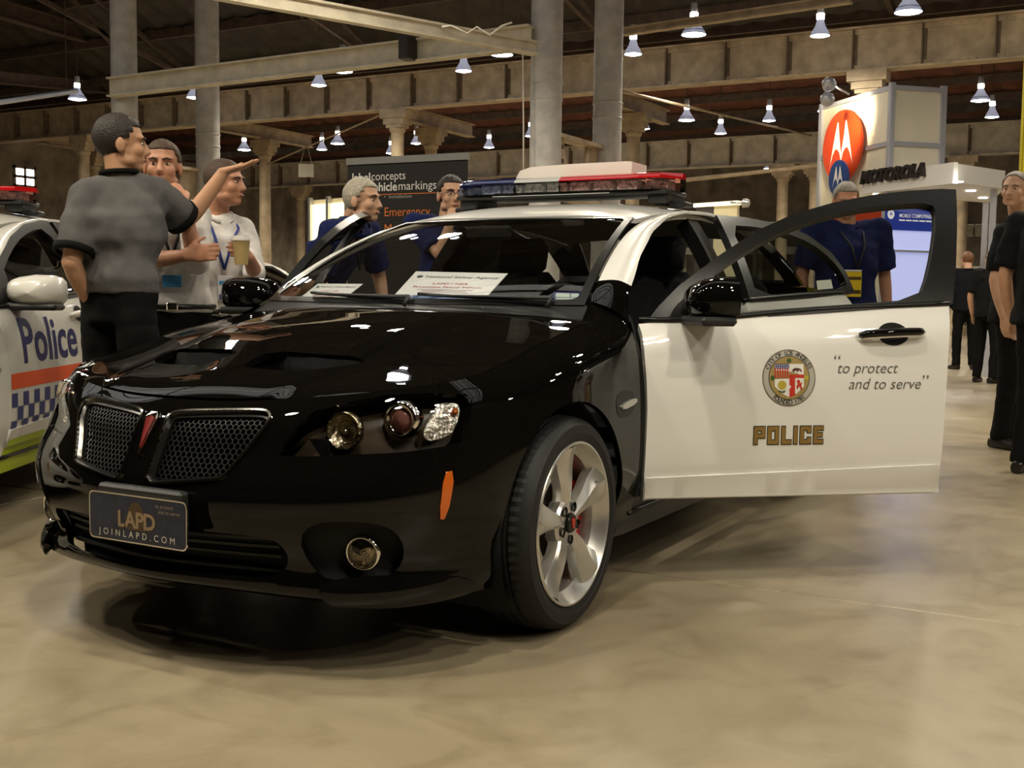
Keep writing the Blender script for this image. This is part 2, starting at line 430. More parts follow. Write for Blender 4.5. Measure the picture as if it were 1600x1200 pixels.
_zb = spline1([.3, .56, 1.1, 1.7, 2.3, 2.9, 3.4], [.95, .966, 1.0, 1.035, 1.065, 1.085, 1.10])
def side_fn(y, z):
    d = z-_zb(y); return np.stack([_xb(y)-.40*d-.45*d*np.abs(d), y, z], 1)
SIDE = Func(side_fn, (.3, 3.4), (.85, 1.5))
s_px = Inv(SIDE, proj, .4, 2.0, .9, 1.46)
_zc = spline1([1.05, 1.25, 1.6, 2.0, 2.4, 2.8, 3.05], [1.362, 1.420, 1.476, 1.498, 1.488, 1.446, 1.408])
ROOF = Func(lambda x, y: np.stack([x, y, _zc(y)-.052*(np.abs(x)/.6)**3], 1), (-.8, .8), (1.05, 3.05))
DOOR_HINGE = {'front': (.90, .535), 'rear': (.895, 1.64)}

def rotz_xf(h, a):               # closed position -> opened by angle a about the vertical hinge line h
    c, s = math.cos(a), math.sin(a)
    # positive a swings the rear edge outwards (+x)
    def f(V, N=None):
        V = np.array(V, float); d = V-[h[0], h[1], 0]
        o = np.stack([c*d[:, 0]+s*d[:, 1], -s*d[:, 0]+c*d[:, 1], d[:, 2]], 1)+[h[0], h[1], 0]
        if N is None: return o
        N = np.array(N); return o, np.stack([c*N[:, 0]+s*N[:, 1], -s*N[:, 0]+c*N[:, 1], N[:, 2]], 1)
    return f
# ---- outlines found from the photograph on the near side of the car
ARCH = lambda c, r, a0, a1, n=16: [(c[0]+r*math.cos(R(a0+(a1-a0)*i/n)), c[1]+r*math.sin(R(a0+(a1-a0)*i/n))) for i in range(n+1)]
HL_PX = [(690, 614.5), (667, 614), (604, 617.5), (555, 626), (492, 642), (465, 667), (445, 692), (437, 711), (448, 713), (555, 710), (634, 706), (690, 698), (719, 692), (729, 672), (735, 647), (738, 626), (729, 616)]
HL = b_px.many(HL_PX)
GR_PX = [(229, 755), (241.5, 715), (256, 672), (264, 652), (274, 645.5), (300, 643.5), (340, 642.5), (390, 642), (412, 643), (422, 648), (421, 657), (404, 681), (372, 718), (350, 744), (340, 748.5), (301, 751), (260, 754)]
GR = b_px.many(GR_PX)
OPEN_PX = [(993, 528), (983, 505), (979, 480), (985, 450), (1000, 400), (1020, 362), (1043, 340), (1068, 331)]
# ---------------------------------------------------------------- car materials
M_BLACK = mat('black_paint', (.003, .0026, .0022), .5, spec=0.0, coat=1.0, coat_r=.012)
M_BLACK.node_tree.nodes['Principled BSDF'].inputs['Coat IOR'].default_value = 1.4
M_WHITE = mat('white_paint', (.76, .75, .71), .3, spec=.5, coat=.8, coat_r=.03)
M_CHROME = mat('chrome', (.8, .78, .74), .08, 1.0)
M_ALLOY = mat('alloy', (.62, .61, .58), .30, .85, noise=.03, nscale=30)
M_TYRE = mat('tyre_rubber', (.008, .008, .008), .62, noise=.2, nscale=40, bump=.1, bscale=200)
M_PLAST = mat('black_plastic', (.012, .012, .012), .5, bump=.15, bscale=400)
M_TRIM = mat('satin_black_trim', (.007, .0065, .006), .28, spec=.4)
M_LINER = mat('liner_dark', (.006, .006, .006), .9)
M_INT = mat('interior_cloth', (.015, .015, .016), .85, noise=.2, nscale=60, bump=.2, bscale=300)
M_INTG = mat('interior_grey', (.10, .095, .085), .75, noise=.1, nscale=40)
M_RED = mat('red_caliper', (.45, .012, .008), .35, coat=.5)
M_GLASS = glass('windscreen_glass', (.78, .80, .78))
M_GLASSD = glass('side_glass', (.55, .57, .56))
M_LENS = glass('lamp_lens', (.92, .92, .92))
M_REFL = mat('lamp_reflector', (.75, .66, .46), .22, 1.0, bump=.9, bscale=60)
M_AMBER = mat('amber_lens', (.55, .11, .008), .25, coat=.8)
M_REDL = mat('red_lens', (.5, .01, .01), .15, coat=.8)
M_PROJ = mat('projector_lens', (.30, .12, .10), .08, coat=1.0)
M_HOUSE = mat('lamp_housing', (.065, .046, .028), .35)
M_NAVY = mat('navy_print', (.012, .018, .10), .5)

def bx_from_yz(y, z):                 # belt parameters of side points, vectorised
    y = np.asarray(y, float); z = np.asarray(z, float)
    u = np.interp(y, np.array(PLAN)[5:18, 1], BU[5:18]); v = np.clip(z*.8+.1, .2, .8)
    for _ in range(9):
        e = 1e-4; q = BELT(u, v); qu = (BELT(u+e, v)-q)/e; qv = (BELT(u, np.minimum(v+e, .8))-BELT(u, np.minimum(v+e, .8)-e))/e
        ry = y-q[:, 1]; rz = z-q[:, 2]; D = qu[:, 1]*qv[:, 2]-qv[:, 1]*qu[:, 2]
        u = u+np.clip((ry*qv[:, 2]-qv[:, 1]*rz)/D, -.1, .1); v = np.clip(v+np.clip((qu[:, 1]*rz-ry*qu[:, 2])/D, -.05, .05), .2, .8)
    return u, v
def side_decal(xf=None, lift=.0025, mirror=False):
    def f(V):                          # V: (y, z, h) on the closed door
        V = np.array(V, float); u, v = bx_from_yz(V[:, 0], V[:, 1]); P = BELT(u, v)+normals_of(BELT, u, v)*(lift+V[:, 2:3])
        if xf is not None: P = xf(P)
        if mirror: P = P*[-1, 1, 1]
        return P
    return f
def grow(poly, d): return inset(poly, -d)

# ---- wheel
def build_wheel(parent, c, side, steer=0.0, w=.245):
    A = rotm('Z', steer) @ np.stack([np.array((0, 1., 0)), np.array((0, 0, 1.)), np.array((1., 0, 0))], 1)   # wheel axis z -> +x
    if side < 0: A = np.diag([-1., 1, 1]) @ A
    C = np.array(c, float)
    def fin(mb, name, m, par, smooth=True, sharp=R(35)):
        mb.xf(lambda p: A @ p+C)
        if side < 0: mb.f = [f[::-1] for f in mb.f]
        return mb.build(name, m, par, smooth, sharp)
    root = empty('wheel', (0, 0, 0), parent=parent)
    h = w/2; t = MB(); n = 144
    prof = [(.252, -h+.02), (.262, -h+.012), (.300, -h+.004), (.322, -h+.012), (.332, -h+.028)]
    for g in (-.055, -.018, .018, .055): prof += [(.339, g-.0065), (.331, g-.005), (.331, g+.005), (.339, g+.0065)]
    prof += [(.332, h-.028), (.322, h-.012), (.312, h-.005), (.311, h-.003), (.285, h-.002), (.284, h-.0035), (.268, h-.008), (.258, h-.012), (.252, h-.02)]
    vs = []; fs = []
    for k, (r, z) in enumerate(prof):
        for j in range(n):
            a = 2*PI*j/n; rr = r
            if r > .33 and abs(z) > .06 and j % 2: rr -= .006
            if .318 < r < .33 and j % 2: rr -= .004
            vs.append((rr*math.cos(a), rr*math.sin(a), z))
    for k in range(len(prof)-1):
        for j in range(n): fs.append((k*n+j, k*n+(j+1) % n, (k+1)*n+(j+1) % n, (k+1)*n+j))
    t._add(vs, fs); fin(t, 'tyre', M_TYRE, root, sharp=R(40))
    r_ = MB(); r_.lathe([(.20, -h+.03), (.225, -h+.03), (.228, .02), (.236, h-.045), (.246, h-.030), (.256, h-.016), (.2605, h-.008), (.258, h-.004), (.252, h-.003), (.247, h-.012), (.240, h-.03), (.222, h-.05)], 72)
    fin(r_, 'rim', M_ALLOY, root)
    for k in range(5):
        s = MB(); a0 = 2*PI*k/5+R(90+6); vs = []; fs = []
        rs = [.040, .065, .09, .12, .15, .18, .21, .235, .246]; hw = [.024, .025, .026, .031, .039, .048, .058, .068, .073]
        zt = [-.030, -.026, -.022, -.020, -.021, -.022, -.020, -.014, -.010]
        for r, wd, z in zip(rs, hw, zt):
            sw = .012*math.sin((r-.04)/.206*PI); z0 = h+z
            for off, dz in ((-wd-.004, -.045), (-wd, -.012), (-wd*.72, -.004), (wd*.12+sw, .006), (wd*.2+sw, .004), (wd*.9, -.012), (wd, -.016), (wd+.004, -.045)):
                a = a0; vs.append((r*math.cos(a)-off*math.sin(a), r*math.sin(a)+off*math.cos(a), z0+dz))
        m = 8
        for i in range(len(rs)-1):
            for j in range(m-1): fs.append((i*m+j, (i+1)*m+j, (i+1)*m+j+1, i*m+j+1))
        s._add(vs, fs); fin(s, 'spoke', M_ALLOY, root, sharp=R(25))
    hb = MB(); hb.lathe([(.078, h-.075), (.078, h-.040), (.070, h-.030), (.034, h-.026), (.034, h-.030), (.0, h-.030)], 40); fin(hb, 'hub', M_ALLOY, root)
    for k in range(5):
        a = 2*PI*k/5+R(90+42); l = MB(); l.lathe([(.0145, h-.024), (.0165, h-.0225), (.0145, h-.0215), (.0125, h-.028), (.0, h-.03)], 16, c=(.055*math.cos(a), .055*math.sin(a), 0)); fin(l, 'lug_recess', M_TRIM, root)
    cp = MB(); cp.lathe([(.031, h-.03), (.031, h-.018), (.027, h-.014), (0, h-.013)], 28); fin(cp, 'centre_cap', M_TRIM, root)
    em = MB(); em.prism([(-.006, -.015), (.006, -.015), (.012, .012), (0, .018), (-.012, .012)][::1], h-.0135, h-.0105); fin(em, 'emblem', M_RED, root, False)
    bd = MB(); bd.lathe([(.05, -.01), (.165, -.01), (.165, .012), (.05, .012)], 48); fin(bd, 'brake_disc', M_CHROME, root)
    ca = MB()
    for i in range(9):
        a = R(-28+7*i)
        ca.bbox((.168*math.cos(a), .168*math.sin(a), .006), (.075, .026, .075), .006, rotm('Z', a))
    fin(ca, 'brake_caliper', M_RED, root, False)
    vl = MB(); a = R(30); vl.tube([(.232*math.cos(a), .232*math.sin(a), h-.045), (.205*math.cos(a), .205*math.sin(a), h-.02)], .006, 8); fin(vl, 'valve_stem', M_PLAST, root)
    return root

def rounded(pts, it=2, keep=()): return smooth_poly(pts, it, keep)
def rrect(P, r, n=4):                 # rounds the corners of a polygon by a fixed radius
    out = []; m = len(P); P = [np.array(p, float) for p in P]
    for i in range(m):
        a = P[i-1]-P[i]; b = P[(i+1) % m]-P[i]; la, lb = np.linalg.norm(a), np.linalg.norm(b); ra = min(r, la*.45); rb = min(r, lb*.45)
        p0 = P[i]+a/la*ra; p2 = P[i]+b/lb*rb
        for k in range(n+1):
            t = k/n; out.append(tuple(p0*(1-t)**2+P[i]*2*t*(1-t)+p2*t*t))
    return out

def build_car(name, cfg):
    root = empty(name)
    mf, md, mr = cfg['front'], cfg['door'], cfg['roof']
    mq = cfg.get('quarter', md)
    both = (False, True)
    neg = lambda L: [(-u, v) for u, v in L][::-1]
    # --- front bumper, with openings for grilles, fog lamps and the low intake
    arc = ARCH((0, .345), .378, 0, 360, 72)
    arch_front = [(y, z) for y, z in ARCH((0, .345), .378, 202, 155, 12)]
    seam = b_side.many(arch_front)                    # bottom to seam height
    iB = 12                                           # lower outer corner of the head lamp
    hl_in = HL[:iB+1]                                 # from the top, round the inner tip, to the lower outer corner
    bot = b_side(-.352, .205)
    near = [bot]+seam+HL[iB:0:-1]+[HL[0]]+[(HL[0][0]+.005, .80)]
    top = [(u, .80) for u in np.linspace(near[-1][0]-.03, 0, 20)]
    bott = [(u, .20) for u in np.linspace(0, bot[0]-.02, 16)]
    half = bott+near+top
    outline = half[1:-1]+[half[-1]]+neg(half[1:-1])+[half[0]]
    fog = [(b_px(564+24*math.cos(a), 867+27*math.sin(a))) for a in np.linspace(0, 2*PI, 21)[:-1]]
    it_px = [(.02, .40), (.40, .405), (.455, .37), (.44, .30), (.38, .272), (.02, .268)]
    intake_h = b_front.many(it_px)
    intake = rounded(intake_h[1:-1]+neg(intake_h[1:-1]), 2)
    fogz = rounded(b_front.many([(.49, .44), (.66, .45), (.72, .40), (.70, .29), (.60, .27), (.50, .29)]), 2)
    GRo = rounded(GR, 1)
    panel('front_bumper', BELT, outline, mf, root, holes=[GRo, neg(GRo), intake, fogz, neg(fogz)], res=.035, thick=.02, bres=.02)
    # lip spoiler corners
    for mi in both:
        sp = rounded(b_front.many([(.52, .262), (.60, .285), (.72, .285), (.80, .262), (.815, .225), (.70, .212), (.55, .225)]), 2)
        panel('air_dam', BELT, sp, mf, root, res=.02, thick=.02, off=.022, mirror=mi)
    # --- grilles
    for mi in both:
        g = empty('grille', parent=root)
        fo = grow(GRo, .011); 
        panel('chrome_surround', BELT, fo, M_CHROME, g, holes=[inset(GRo, .0015)], res=.02, thick=.02, off=.007, mirror=mi, bres=.012)
        panel('backing', BELT, grow(GRo, .012), M_LINER, g, res=.05, thick=0, off=-.055, mirror=mi)
        panel('inner_frame', BELT, GRo, M_TRIM, g, holes=[inset(GRo, .024)], res=.02, thick=.03, off=-.008, mirror=mi, bres=.014)
        # honeycomb of thin hexagon walls, cell by cell
        A = np.array(GRo); hx = .0105; mb = MB(); gi = inset(GRo, .018)
        P0 = []
        u = A[:, 0].min(); row = 0
        vv = A[:, 1].min()
        while vv < A[:, 1].max():
            uu = A[:, 0].min()+(row % 2)*hx*.9
            while uu < A[:, 0].max():
                P0.append((uu, vv)); uu += hx*1.8
            vv += hx*1.3; row += 1
        P0 = np.array(P0); P0 = P0[inside(gi, P0[:, 0], P0[:, 1])]
        hexo = np.array([(hx*1.0*math.cos(R(60*k+30)), hx*.98*math.sin(R(60*k+30))) for k in range(6)]); hexi = hexo*.80
        n0 = len(P0)
        O = (P0[:, None, :]+hexo[None]).reshape(-1, 2); I = (P0[:, None, :]+hexi[None]).reshape(-1, 2)
        def mp(Q, d): return BELT(Q[:, 0], Q[:, 1])+normals_of(BELT, Q[:, 0], Q[:, 1])*d
        V = np.concatenate([mp(O, -.016), mp(I, -.016), mp(I, -.040)]); F = []
        for k in range(n0):
            for j in range(6):
                a, b = k*6+j, k*6+(j+1) % 6; F.append((a, b, n0*6+b, n0*6+a)); F.append((n0*6+a, n0*6+b, 2*n0*6+b, 2*n0*6+a))
        if mi: V = V*[-1, 1, 1]; F = [f[::-1] for f in F]
        o = mobj('honeycomb', V, F, mat('grille_black', (.004, .004, .0035), .5), g); o['kind'] = 'stuff'
    # --- emblem between the grilles
    em = MB(); ez = lambda x, z, h: tuple(BELT(*b_front(abs(x), z))[0]*[1 if x >= 0 else -1, 1, 1]+np.array((0, -h, h*.3)))
    em.prism([(-.024, .695), (-.012, .708), (.012, .708), (.024, .695), (.004, .595), (-.004, .595)][::-1], .0, .012, ez); em.build('nose_emblem', M_CHROME, root)
    if cfg.get('emblem', True):
        em = MB(); em.prism([(-.015, .690), (0, .698), (.015, .690), (.0, .612)][::-1], .012, .015, ez); em.build('emblem_insert', mat('emblem_red', (.16, .008, .006), .3, coat=.6), root)
    # --- low intake and fog lamps
    pi_ = panel('intake_grille', BELT, grow(intake, .01), M_LINER, root, res=.05, thick=0, off=-.06)
    A = np.array(intake)
    for k in range(4):
        v = A[:, 1].min()+(k+1)*(A[:, 1].max()-A[:, 1].min())/5; us = np.linspace(A[:, 0].min()+.03, A[:, 0].max()-.03, 24)
        mb = MB(); mb.tube(BELT(us, np.full(24, v))-normals_of(BELT, us, np.full(24, v))*.03, .007, 6); mb.build('intake_bar', M_PLAST, pi_)
    for mi in both:
        fl = empty('fog_light', parent=root); sx = -1 if mi else 1
        panel('bezel', BELT, grow(fogz, .01), M_LINER, fl, res=.03, thick=0, off=-.035, mirror=mi)
        cu, cv = b_px(564, 867); c0 = BELT([cu], [cv])[0]; nn = normals_of(BELT, np.array([cu]), np.array([cv]))[0]; nn = nn*.3+np.array((.12, -.95, .0)); nn /= np.linalg.norm(nn)
        Ax = axes(nn)
        for nm, prof, mm in (('reflector', [(.0, -.035), (.02, -.03), (.036, -.012), (.043, .0)], M_REFL), ('ring', [(.043, -.01), (.043, .005), (.047, .006), (.049, -.01)], M_CHROME), ('bulb', [(0, .0), (.010, -.004), (.013, -.03)], M_CHROME), ('lens', [(.043, .002), (.03, .009), (.0, .012)], M_LENS)):
            mb = MB(); mb.lathe(prof, 24, Ax, c0-nn*.012)
            if mi: mb.mir()
            mb.build(nm, mm, fl, True)
    # --- head lamps
    HLs = rounded(HL, 1)
    for mi in both:
        hl = empty('headlight', parent=root)
        panel('lens', BELT, inset(HLs, .002), M_LENS, hl, res=.03, thick=0, off=-.001, mirror=mi)
        panel('housing', BELT, grow(HLs, .004), M_HOUSE, hl, res=.03, thick=-.06, off=-.075, mirror=mi)
        def lamp(px, r, parts):
            u, v = b_px(*px); c0 = BELT([u], [v])[0]; n0 = normals_of(BELT, np.array([u]), np.array([v]))[0]
            ax = np.array((.10, -.99, .02)); ax /= np.linalg.norm(ax); Ax = axes(ax)
            for nm, prof, mm, dd in parts:
                mb = MB(); mb.lathe(prof, 26, Ax, c0-n0*dd)
                if mi: mb.mir()
                mb.build(nm, mm, hl, True)
        lamp((629, 652), .04, [('projector_ring', [(.030, -.01), (.034, .006), (.044, .012), (.052, .008), (.055, -.004), (.055, -.03)], M_CHROME, .030), ('projector_lens', [(.034, -.012), (.029, .004), (.018, .012), (0, .016)], M_PROJ, .030)])
        lamp((535, 668), .04, [('high_beam_reflector', [(.008, -.045), (.026, -.035), (.040, -.012), (.050, .006), (.053, .006), (.053, -.02)], M_REFL, .034), ('bulb', [(0, .0), (.008, -.004), (.009, -.04)], M_CHROME, .04)])
        ind = rounded(b_px.many([(688, 620), (722, 621), (727, 640), (716, 678), (672, 690), (664, 672), (680, 645)]), 2)
        panel('indicator_reflector', BELT, ind, mat('faceted_reflector', (.75, .72, .66), .18, .9, bump=.9, bscale=70), hl, res=.02, thick=.03, off=-.03, mirror=mi)
        bul = b_px(716, 640); q = BELT(*bul)[0]; qn = normals_of(BELT, np.array([bul[0]]), np.array([bul[1]]))[0]
        mb = MB(); mb.lathe([(0, .012), (.007, .009), (.010, 0), (.008, -.012)], 14, axes((.5, -.8, 0)), q-qn*.022)
        if mi: mb.mir()
        mb.build('indicator_bulb', M_AMBER, hl, True)
        # bright edge along the housing
        mk = rounded(b_px.many([(693, 738), (710, 735), (697, 811), (684, 811)]), 1)
        panel('marker_light', BELT, mk, M_AMBER, root, res=.02, thick=.008, off=.003, mirror=mi)
    # --- hood
    sc = [(.055, -.43), (.30, -.425), (.405, -.40), (.385, -.46), (.33, -.555), (.27, -.585), (.10, -.595), (.06, -.56)]
    sch = rounded([h_xy(*q) for q in sc], 1)
    nega = lambda L: [(-a, b) for a, b in L][::-1]
    hood_out = [(a, .004) for a in np.linspace(-.995, .995, 40)]+[(.995, b) for b in np.linspace(.03, .985, 30)]+[(a, .985) for a in np.linspace(.97, -.97, 30)]+[(-.995, b) for b in np.linspace(.985, .03, 30)]
    hd = panel('hood', HOOD, hood_out, mf, root, holes=[sch, nega(sch)], res=.05, thick=.02, bres=.03)
    for mi in both:
        so = grow(sch, .012)
        def ramp(a, b, so=so):
            P = hood_fn(a, b); y = P[:, 1]; t = np.clip((y+.60)/.19, 0, 1); P[:, 2] -= .004+.048*t; return P
        panel('scoop_floor', Func(ramp, (-1, 1), (0, 1)), so, mf, hd, res=.04, thick=0, mirror=mi)
        mb = MB(); xs = np.linspace(.06, .40, 12)
        for i in range(11):
            a0 = hood_fn(np.array([h_xy(xs[i], -.428+.03*max(0, (xs[i]-.3)/.1))[0]]), np.array([h_xy(xs[i], -.428+.03*max(0, (xs[i]-.3)/.1))[1]]))[0]
            a1 = hood_fn(np.array([h_xy(xs[i+1], -.428+.03*max(0, (xs[i+1]-.3)/.1))[0]]), np.array([h_xy(xs[i+1], -.428+.03*max(0, (xs[i+1]-.3)/.1))[1]]))[0]
            mb.quad(a0-[0, 0, .012], a1-[0, 0, .012], a1-[0, 0, .06], a0-[0, 0, .06])
        if mi: mb.mir()
        mb.build('scoop_mesh', M_LINER, hd)
    # --- fenders, sills
    door_front = cfg['door_edge']                     # (u, v) of the front edge of the front door, bottom to top
    for mi in both:
        rear_arch = b_side.many(ARCH((0, .345), .378, 155, -20, 34))
        f_out = [(HL[0][0]+.008, .80)]+[(u, .80) for u in np.linspace(HL[0][0]+.05, b_side(.54, .95)[0], 26)]
        f_out += [(u-.006, v) for u, v in door_front[::-1]]
        f_out += [b_side(.50, .262), b_side(.40, .255), b_side(.36, .23)]+rear_arch[::-1]+HL[iB:]+[HL[0]]
        fd = panel('front_fender', BELT, f_out, mf, root, res=.035, thick=.02, mirror=mi, bres=.02)
        vt = rounded(bx := b_side.many([(.30, .655), (.30, .715), (.36, .735), (.46, .725), (.455, .66), (.36, .635)]), 2)
        panel('vent_recess', BELT, vt, M_PLAST, fd, res=.02, thick=.004, off=.0015, mirror=mi)
        vb = rounded(b_side.many([(.325, .668), (.33, .69), (.452, .705), (.455, .683)]), 1)
        panel('vent_blade', BELT, vb, M_ALLOY, fd, res=.02, thick=.012, off=.012, mirror=mi)
        sl = [b_side(.40, .215)]+b_side.many([(y, .207) for y in np.linspace(.5, 2.5, 20)])+[b_side(2.52, .33)]+b_side.many([(y, .330) for y in np.linspace(2.5, .5, 20)])+[b_side(.42, .252)]
        panel('sill', BELT, sl, cfg.get('sill') or mat('sill_black', (.01, .009, .008), .35), root, res=.06, thick=.05, off=-.006, mirror=mi)
        # crease along the sill
        mb = MB(); ys = np.linspace(.5, 2.5, 20); u, v = bx_from_yz(ys, np.full(20, .285)); mb.tube(BELT(u, v)+normals_of(BELT, u, v)*-.002, .010, 6)
        if mi: mb.mir()
        mb.build('sill_moulding', M_TRIM, root, True)
        # wheel arch liners
        for cy, r in ((0, .375), (2.915, .385)):
            mb = MB(); A = np.stack([np.array((0, 1., 0)), np.array((0, 0, 1.)), np.array((1., 0, 0))], 1)
            mb.lathe([(.10, .45), (r+.012, .45), (r+.012, .86)], 30, A, (0, cy, .345), R(-35), R(215))
            if mi: mb.mir()
            mb.build('wheel_arch_liner', M_LINER, root, True)
    # --- cowl, windscreen, wipers
    cowl = Func(lambda a, b: hood_fn(a, np.full(a.shape, .985))*(1-b[:, None])+ws_fn(a, np.full(a.shape, .02))*b[:, None]-np.array((0, 0, .006))[None]*1.0, (-1, 1), (0, 1))
    panel('cowl', cowl, [(-1, 0), (1, 0), (1, 1), (-1, 1)], M_PLAST, root, res=.12, thick=.03)
    ww = [(-.995, .01), (.995, .01), (.995, .99), (-.995, .99)]
    inner = rrect([(-.955, .05), (.955, .05), (.95, .965), (-.95, .965)], .05)
    sl_ = panel('windscreen_surround', WS, ww, M_TRIM, root, holes=[inner], res=.08, thick=.012, bres=.06)
    panel('windscreen', WS, grow(inner, .012), M_GLASS, root, res=.07, thick=0, off=-.003)
    for a0, a1, b1 in ((.15, -.62, .05), (.86, .14, .05)):
        p0 = ws_fn(np.array([a0]), np.array([.0]))[0]; p1 = ws_fn(np.array([a1]), np.array([b1]))[0]
        wp = MB(); wp.tube([p0+[0, -.05, .0], p0+[0, -.02, .03], p0*.6+p1*.4+[0, -.02, .022], p1*.9+p0*.1+[0, -.012, .014]], [.009, .008, .006, .004], 8)
        o = wp.build('wiper', M_PLAST, root, True)
        wb = MB(); ts = np.linspace(0, 1, 8); aa = a0+(a1-a0)*ts; q = ws_fn(aa, .02+b1*ts)+normals_of(WS, aa, .02+b1*ts)*.008; wb.tube(q, .006, 6); wb.build('wiper_blade', M_PLAST, o)
    # --- roof, pillars
    ye = lambda x: 1.12+.125*(x/.572)**2
    xs = np.linspace(-.575, .575, 24)
    ro = [(x, ye(x)+.012) for x in xs]+[(.585, 1.35), (.592, 1.6), (.597, 2.0), (.592, 2.4), (.575, 2.8), (.57, 2.93)]+[(x, 2.93+.06*(1-(x/.57)**2)) for x in np.linspace(.5, -.5, 12)]+[(-.57, 2.93), (-.575, 2.8), (-.592, 2.4), (-.597, 2.0), (-.592, 1.6), (-.585, 1.35)]
    panel('roof', ROOF, ro, mr, root, res=.07, thick=.02, bres=.05)
    op = cfg['opening']                                # top edge of the door openings on the side surface, front to rear (y, z)
    for mi in both:
        n = 26; ts = np.linspace(0, 1, n); O = np.array(op); d = np.concatenate([[0], np.cumsum(np.linalg.norm(np.diff(O, axis=0), axis=1))]); d /= d[-1]
        oy = np.interp(ts, d, O[:, 0]); oz = np.interp(ts, d, O[:, 1]); outer = side_fn(oy, oz)
        inr = []
        for y in oy:
            if y < 1.245+.06:
                b = np.clip((y-.10-.44)/(1.245-.44), 0, 1); inr.append(ws_fn(np.array([1.0]), np.array([b]))[0]+[.006, .004, -.002])
            else:
                x = np.interp(y, [1.245, 1.35, 1.6, 2.0, 2.4, 2.8, 2.93], [.578, .589, .597, .602, .597, .580, .575]); inr.append(np.array((x, y, float(_zc(y)[0]-.052*(x/.6)**3))))
        inr = np.array(inr)
        # relax the jump between the two pieces
        for _ in range(6): inr[1:-1] = inr[1:-1]*.5+(inr[:-2]+inr[2:])*.25
        mid = (inr+outer)/2+np.stack([np.full(n, .012), np.full(n, -.008)*(oy < 1.3), np.full(n, .012)], 1)
        S = Grid(ts, [0, .5, 1], np.stack([inr, mid, outer], 1))
        kw = int(n*cfg.get('white_from', .0))
        t0 = cfg.get('white_t', .0)
        panel('pillar_rail', S, [(t, 0.0) for t in np.linspace(t0, 1, 40)]+[(t, 1.0) for t in np.linspace(1, t0, 40)], mr, root, res=.04, thick=.03, mirror=mi, flip=cfg.get('rail_flip', True))
        if t0 > 0: panel('pillar_base', S, [(t, 0.0) for t in np.linspace(0, t0, 12)]+[(t, 1.0) for t in np.linspace(t0, 0, 12)], mf, root, res=.04, thick=.03, mirror=mi, flip=cfg.get('rail_flip', True))
        # gusset joining fender top, pillar foot and cowl
        a = inr[0]; b = outer[0]
        us = np.linspace(b_side(.36, .95)[0], b_side(.575, .96)[0], 6); E_ = BELT(us, np.full(6, .80))
        hr = hood_fn(np.full(6, .985), np.linspace(.93, .985, 6))
        tg = np.array([hr[0]*(1-t)+a*t for t in np.linspace(0, 1, 6)])
        G2 = Grid(np.linspace(0, 1, 6), [0, 1], np.stack([tg+[0, 0, -.002], E_+[0, 0, -.002]], 1))
        panel('pillar_foot', G2, [(0, 0), (1, 0), (1, 1), (0, 1)], mf, root, res=.1, thick=.0, mirror=mi, flip=True)
    # --- doors
    for side in (1, -1):
        mi = side < 0
        for which in ('front', 'rear'):
            ang = cfg['open'].get((which, side), 0.0); xf = rotz_xf(DOOR_HINGE[which], ang) if ang else None
            dm = lambda mb: (mb.mir() if mi else mb)
            fin = lambda V: (xf(V) if xf else np.array(V, float))
            if which == 'front':
                sk = [(u+.004, v) for u, v in door_front]+[b_side(.545, .955)]+[(b_side(y, 1.0)[0], .795) for y in np.linspace(.62, 1.74, 14)]+[(u, v) for u, v in cfg['door_rear'][::-1]]+b_side.many([(y, .328) for y in np.linspace(1.68, .60, 14)])
                fo = cfg['frame_open'] if ang else cfg['frame_shut']; fi = cfg['pane_open'] if ang else cfg['pane_shut']
                yr = (.545, 1.74)
            else:
                rr = [(y, z) for y, z in ARCH((2.915, .345), .392, 185, 122, 10)]
                dr0 = [(u+.012, v) for u, v in cfg['door_rear']]
                sk = dr0+[(b_side(y, 1.05)[0], .795) for y in np.linspace(1.80, 2.78, 12)]+[b_side(2.76, .95), b_side(2.71, .80), b_side(2.70, .70)]+b_side.many(rr[::-1])+b_side.many([(y, .332) for y in np.linspace(2.48, 1.78, 9)])
                fo, fi = cfg['rear_frame'], cfg['rear_pane']; yr = (1.76, 2.78)
            dname = which+'_door'
            d = panel(dname, BELT, sk, md, root, res=.045, thick=.035, mirror=mi, xf=xf, bres=.03)
            if ang: d['label'] = 'door swung open'
            panel('inner_panel', BELT, inset(sk, .008), M_INTG, d, res=.09, thick=-.03, off=-.065, mirror=mi, xf=xf, flip=False)
            panel('window_frame', SIDE, fo, M_TRIM, d, holes=[fi], res=.04, thick=.035, off=.004, mirror=mi, xf=xf, bres=.025)
            panel('window_glass', SIDE, grow(fi, .008), M_GLASSD, d, res=.1, thick=0, off=-.012, mirror=mi, xf=xf)
            yl0, yl1 = (.60, 1.70) if which == 'front' else (1.78, 2.46)
            lm = b_side.many([(y, .334) for y in np.linspace(yl0-.035, yl1, 12)])+b_side.many([(y, .412+.028*(y-.6)) for y in np.linspace(yl1, yl0-.04, 12)])
            panel('lower_moulding', BELT, lm, md, d, res=.05, thick=.012, off=.008, mirror=mi, xf=xf)
            # belt moulding with a bright edge
            ys = np.linspace(yr[0]+.02, yr[1], 20); u = np.array([b_side(y, float(_zb(y)[0]))[0] for y in ys])
            B_ = BELT(u, np.full(20, .795)); 
            mb = MB(); mb.tube(fin(B_+[-.004, 0, .008]), .011, 8); dm(mb).build('belt_moulding', M_TRIM, d, True)
            # handle: bar with cup
            hy = (1.365, 1.625) if which == 'front' else (2.36, 2.60)
            hz = lambda y: .918+.05*(y-1.36) if which == 'front' else .955+.04*(y-2.36)
            dec = side_decal(xf, .0, mi)
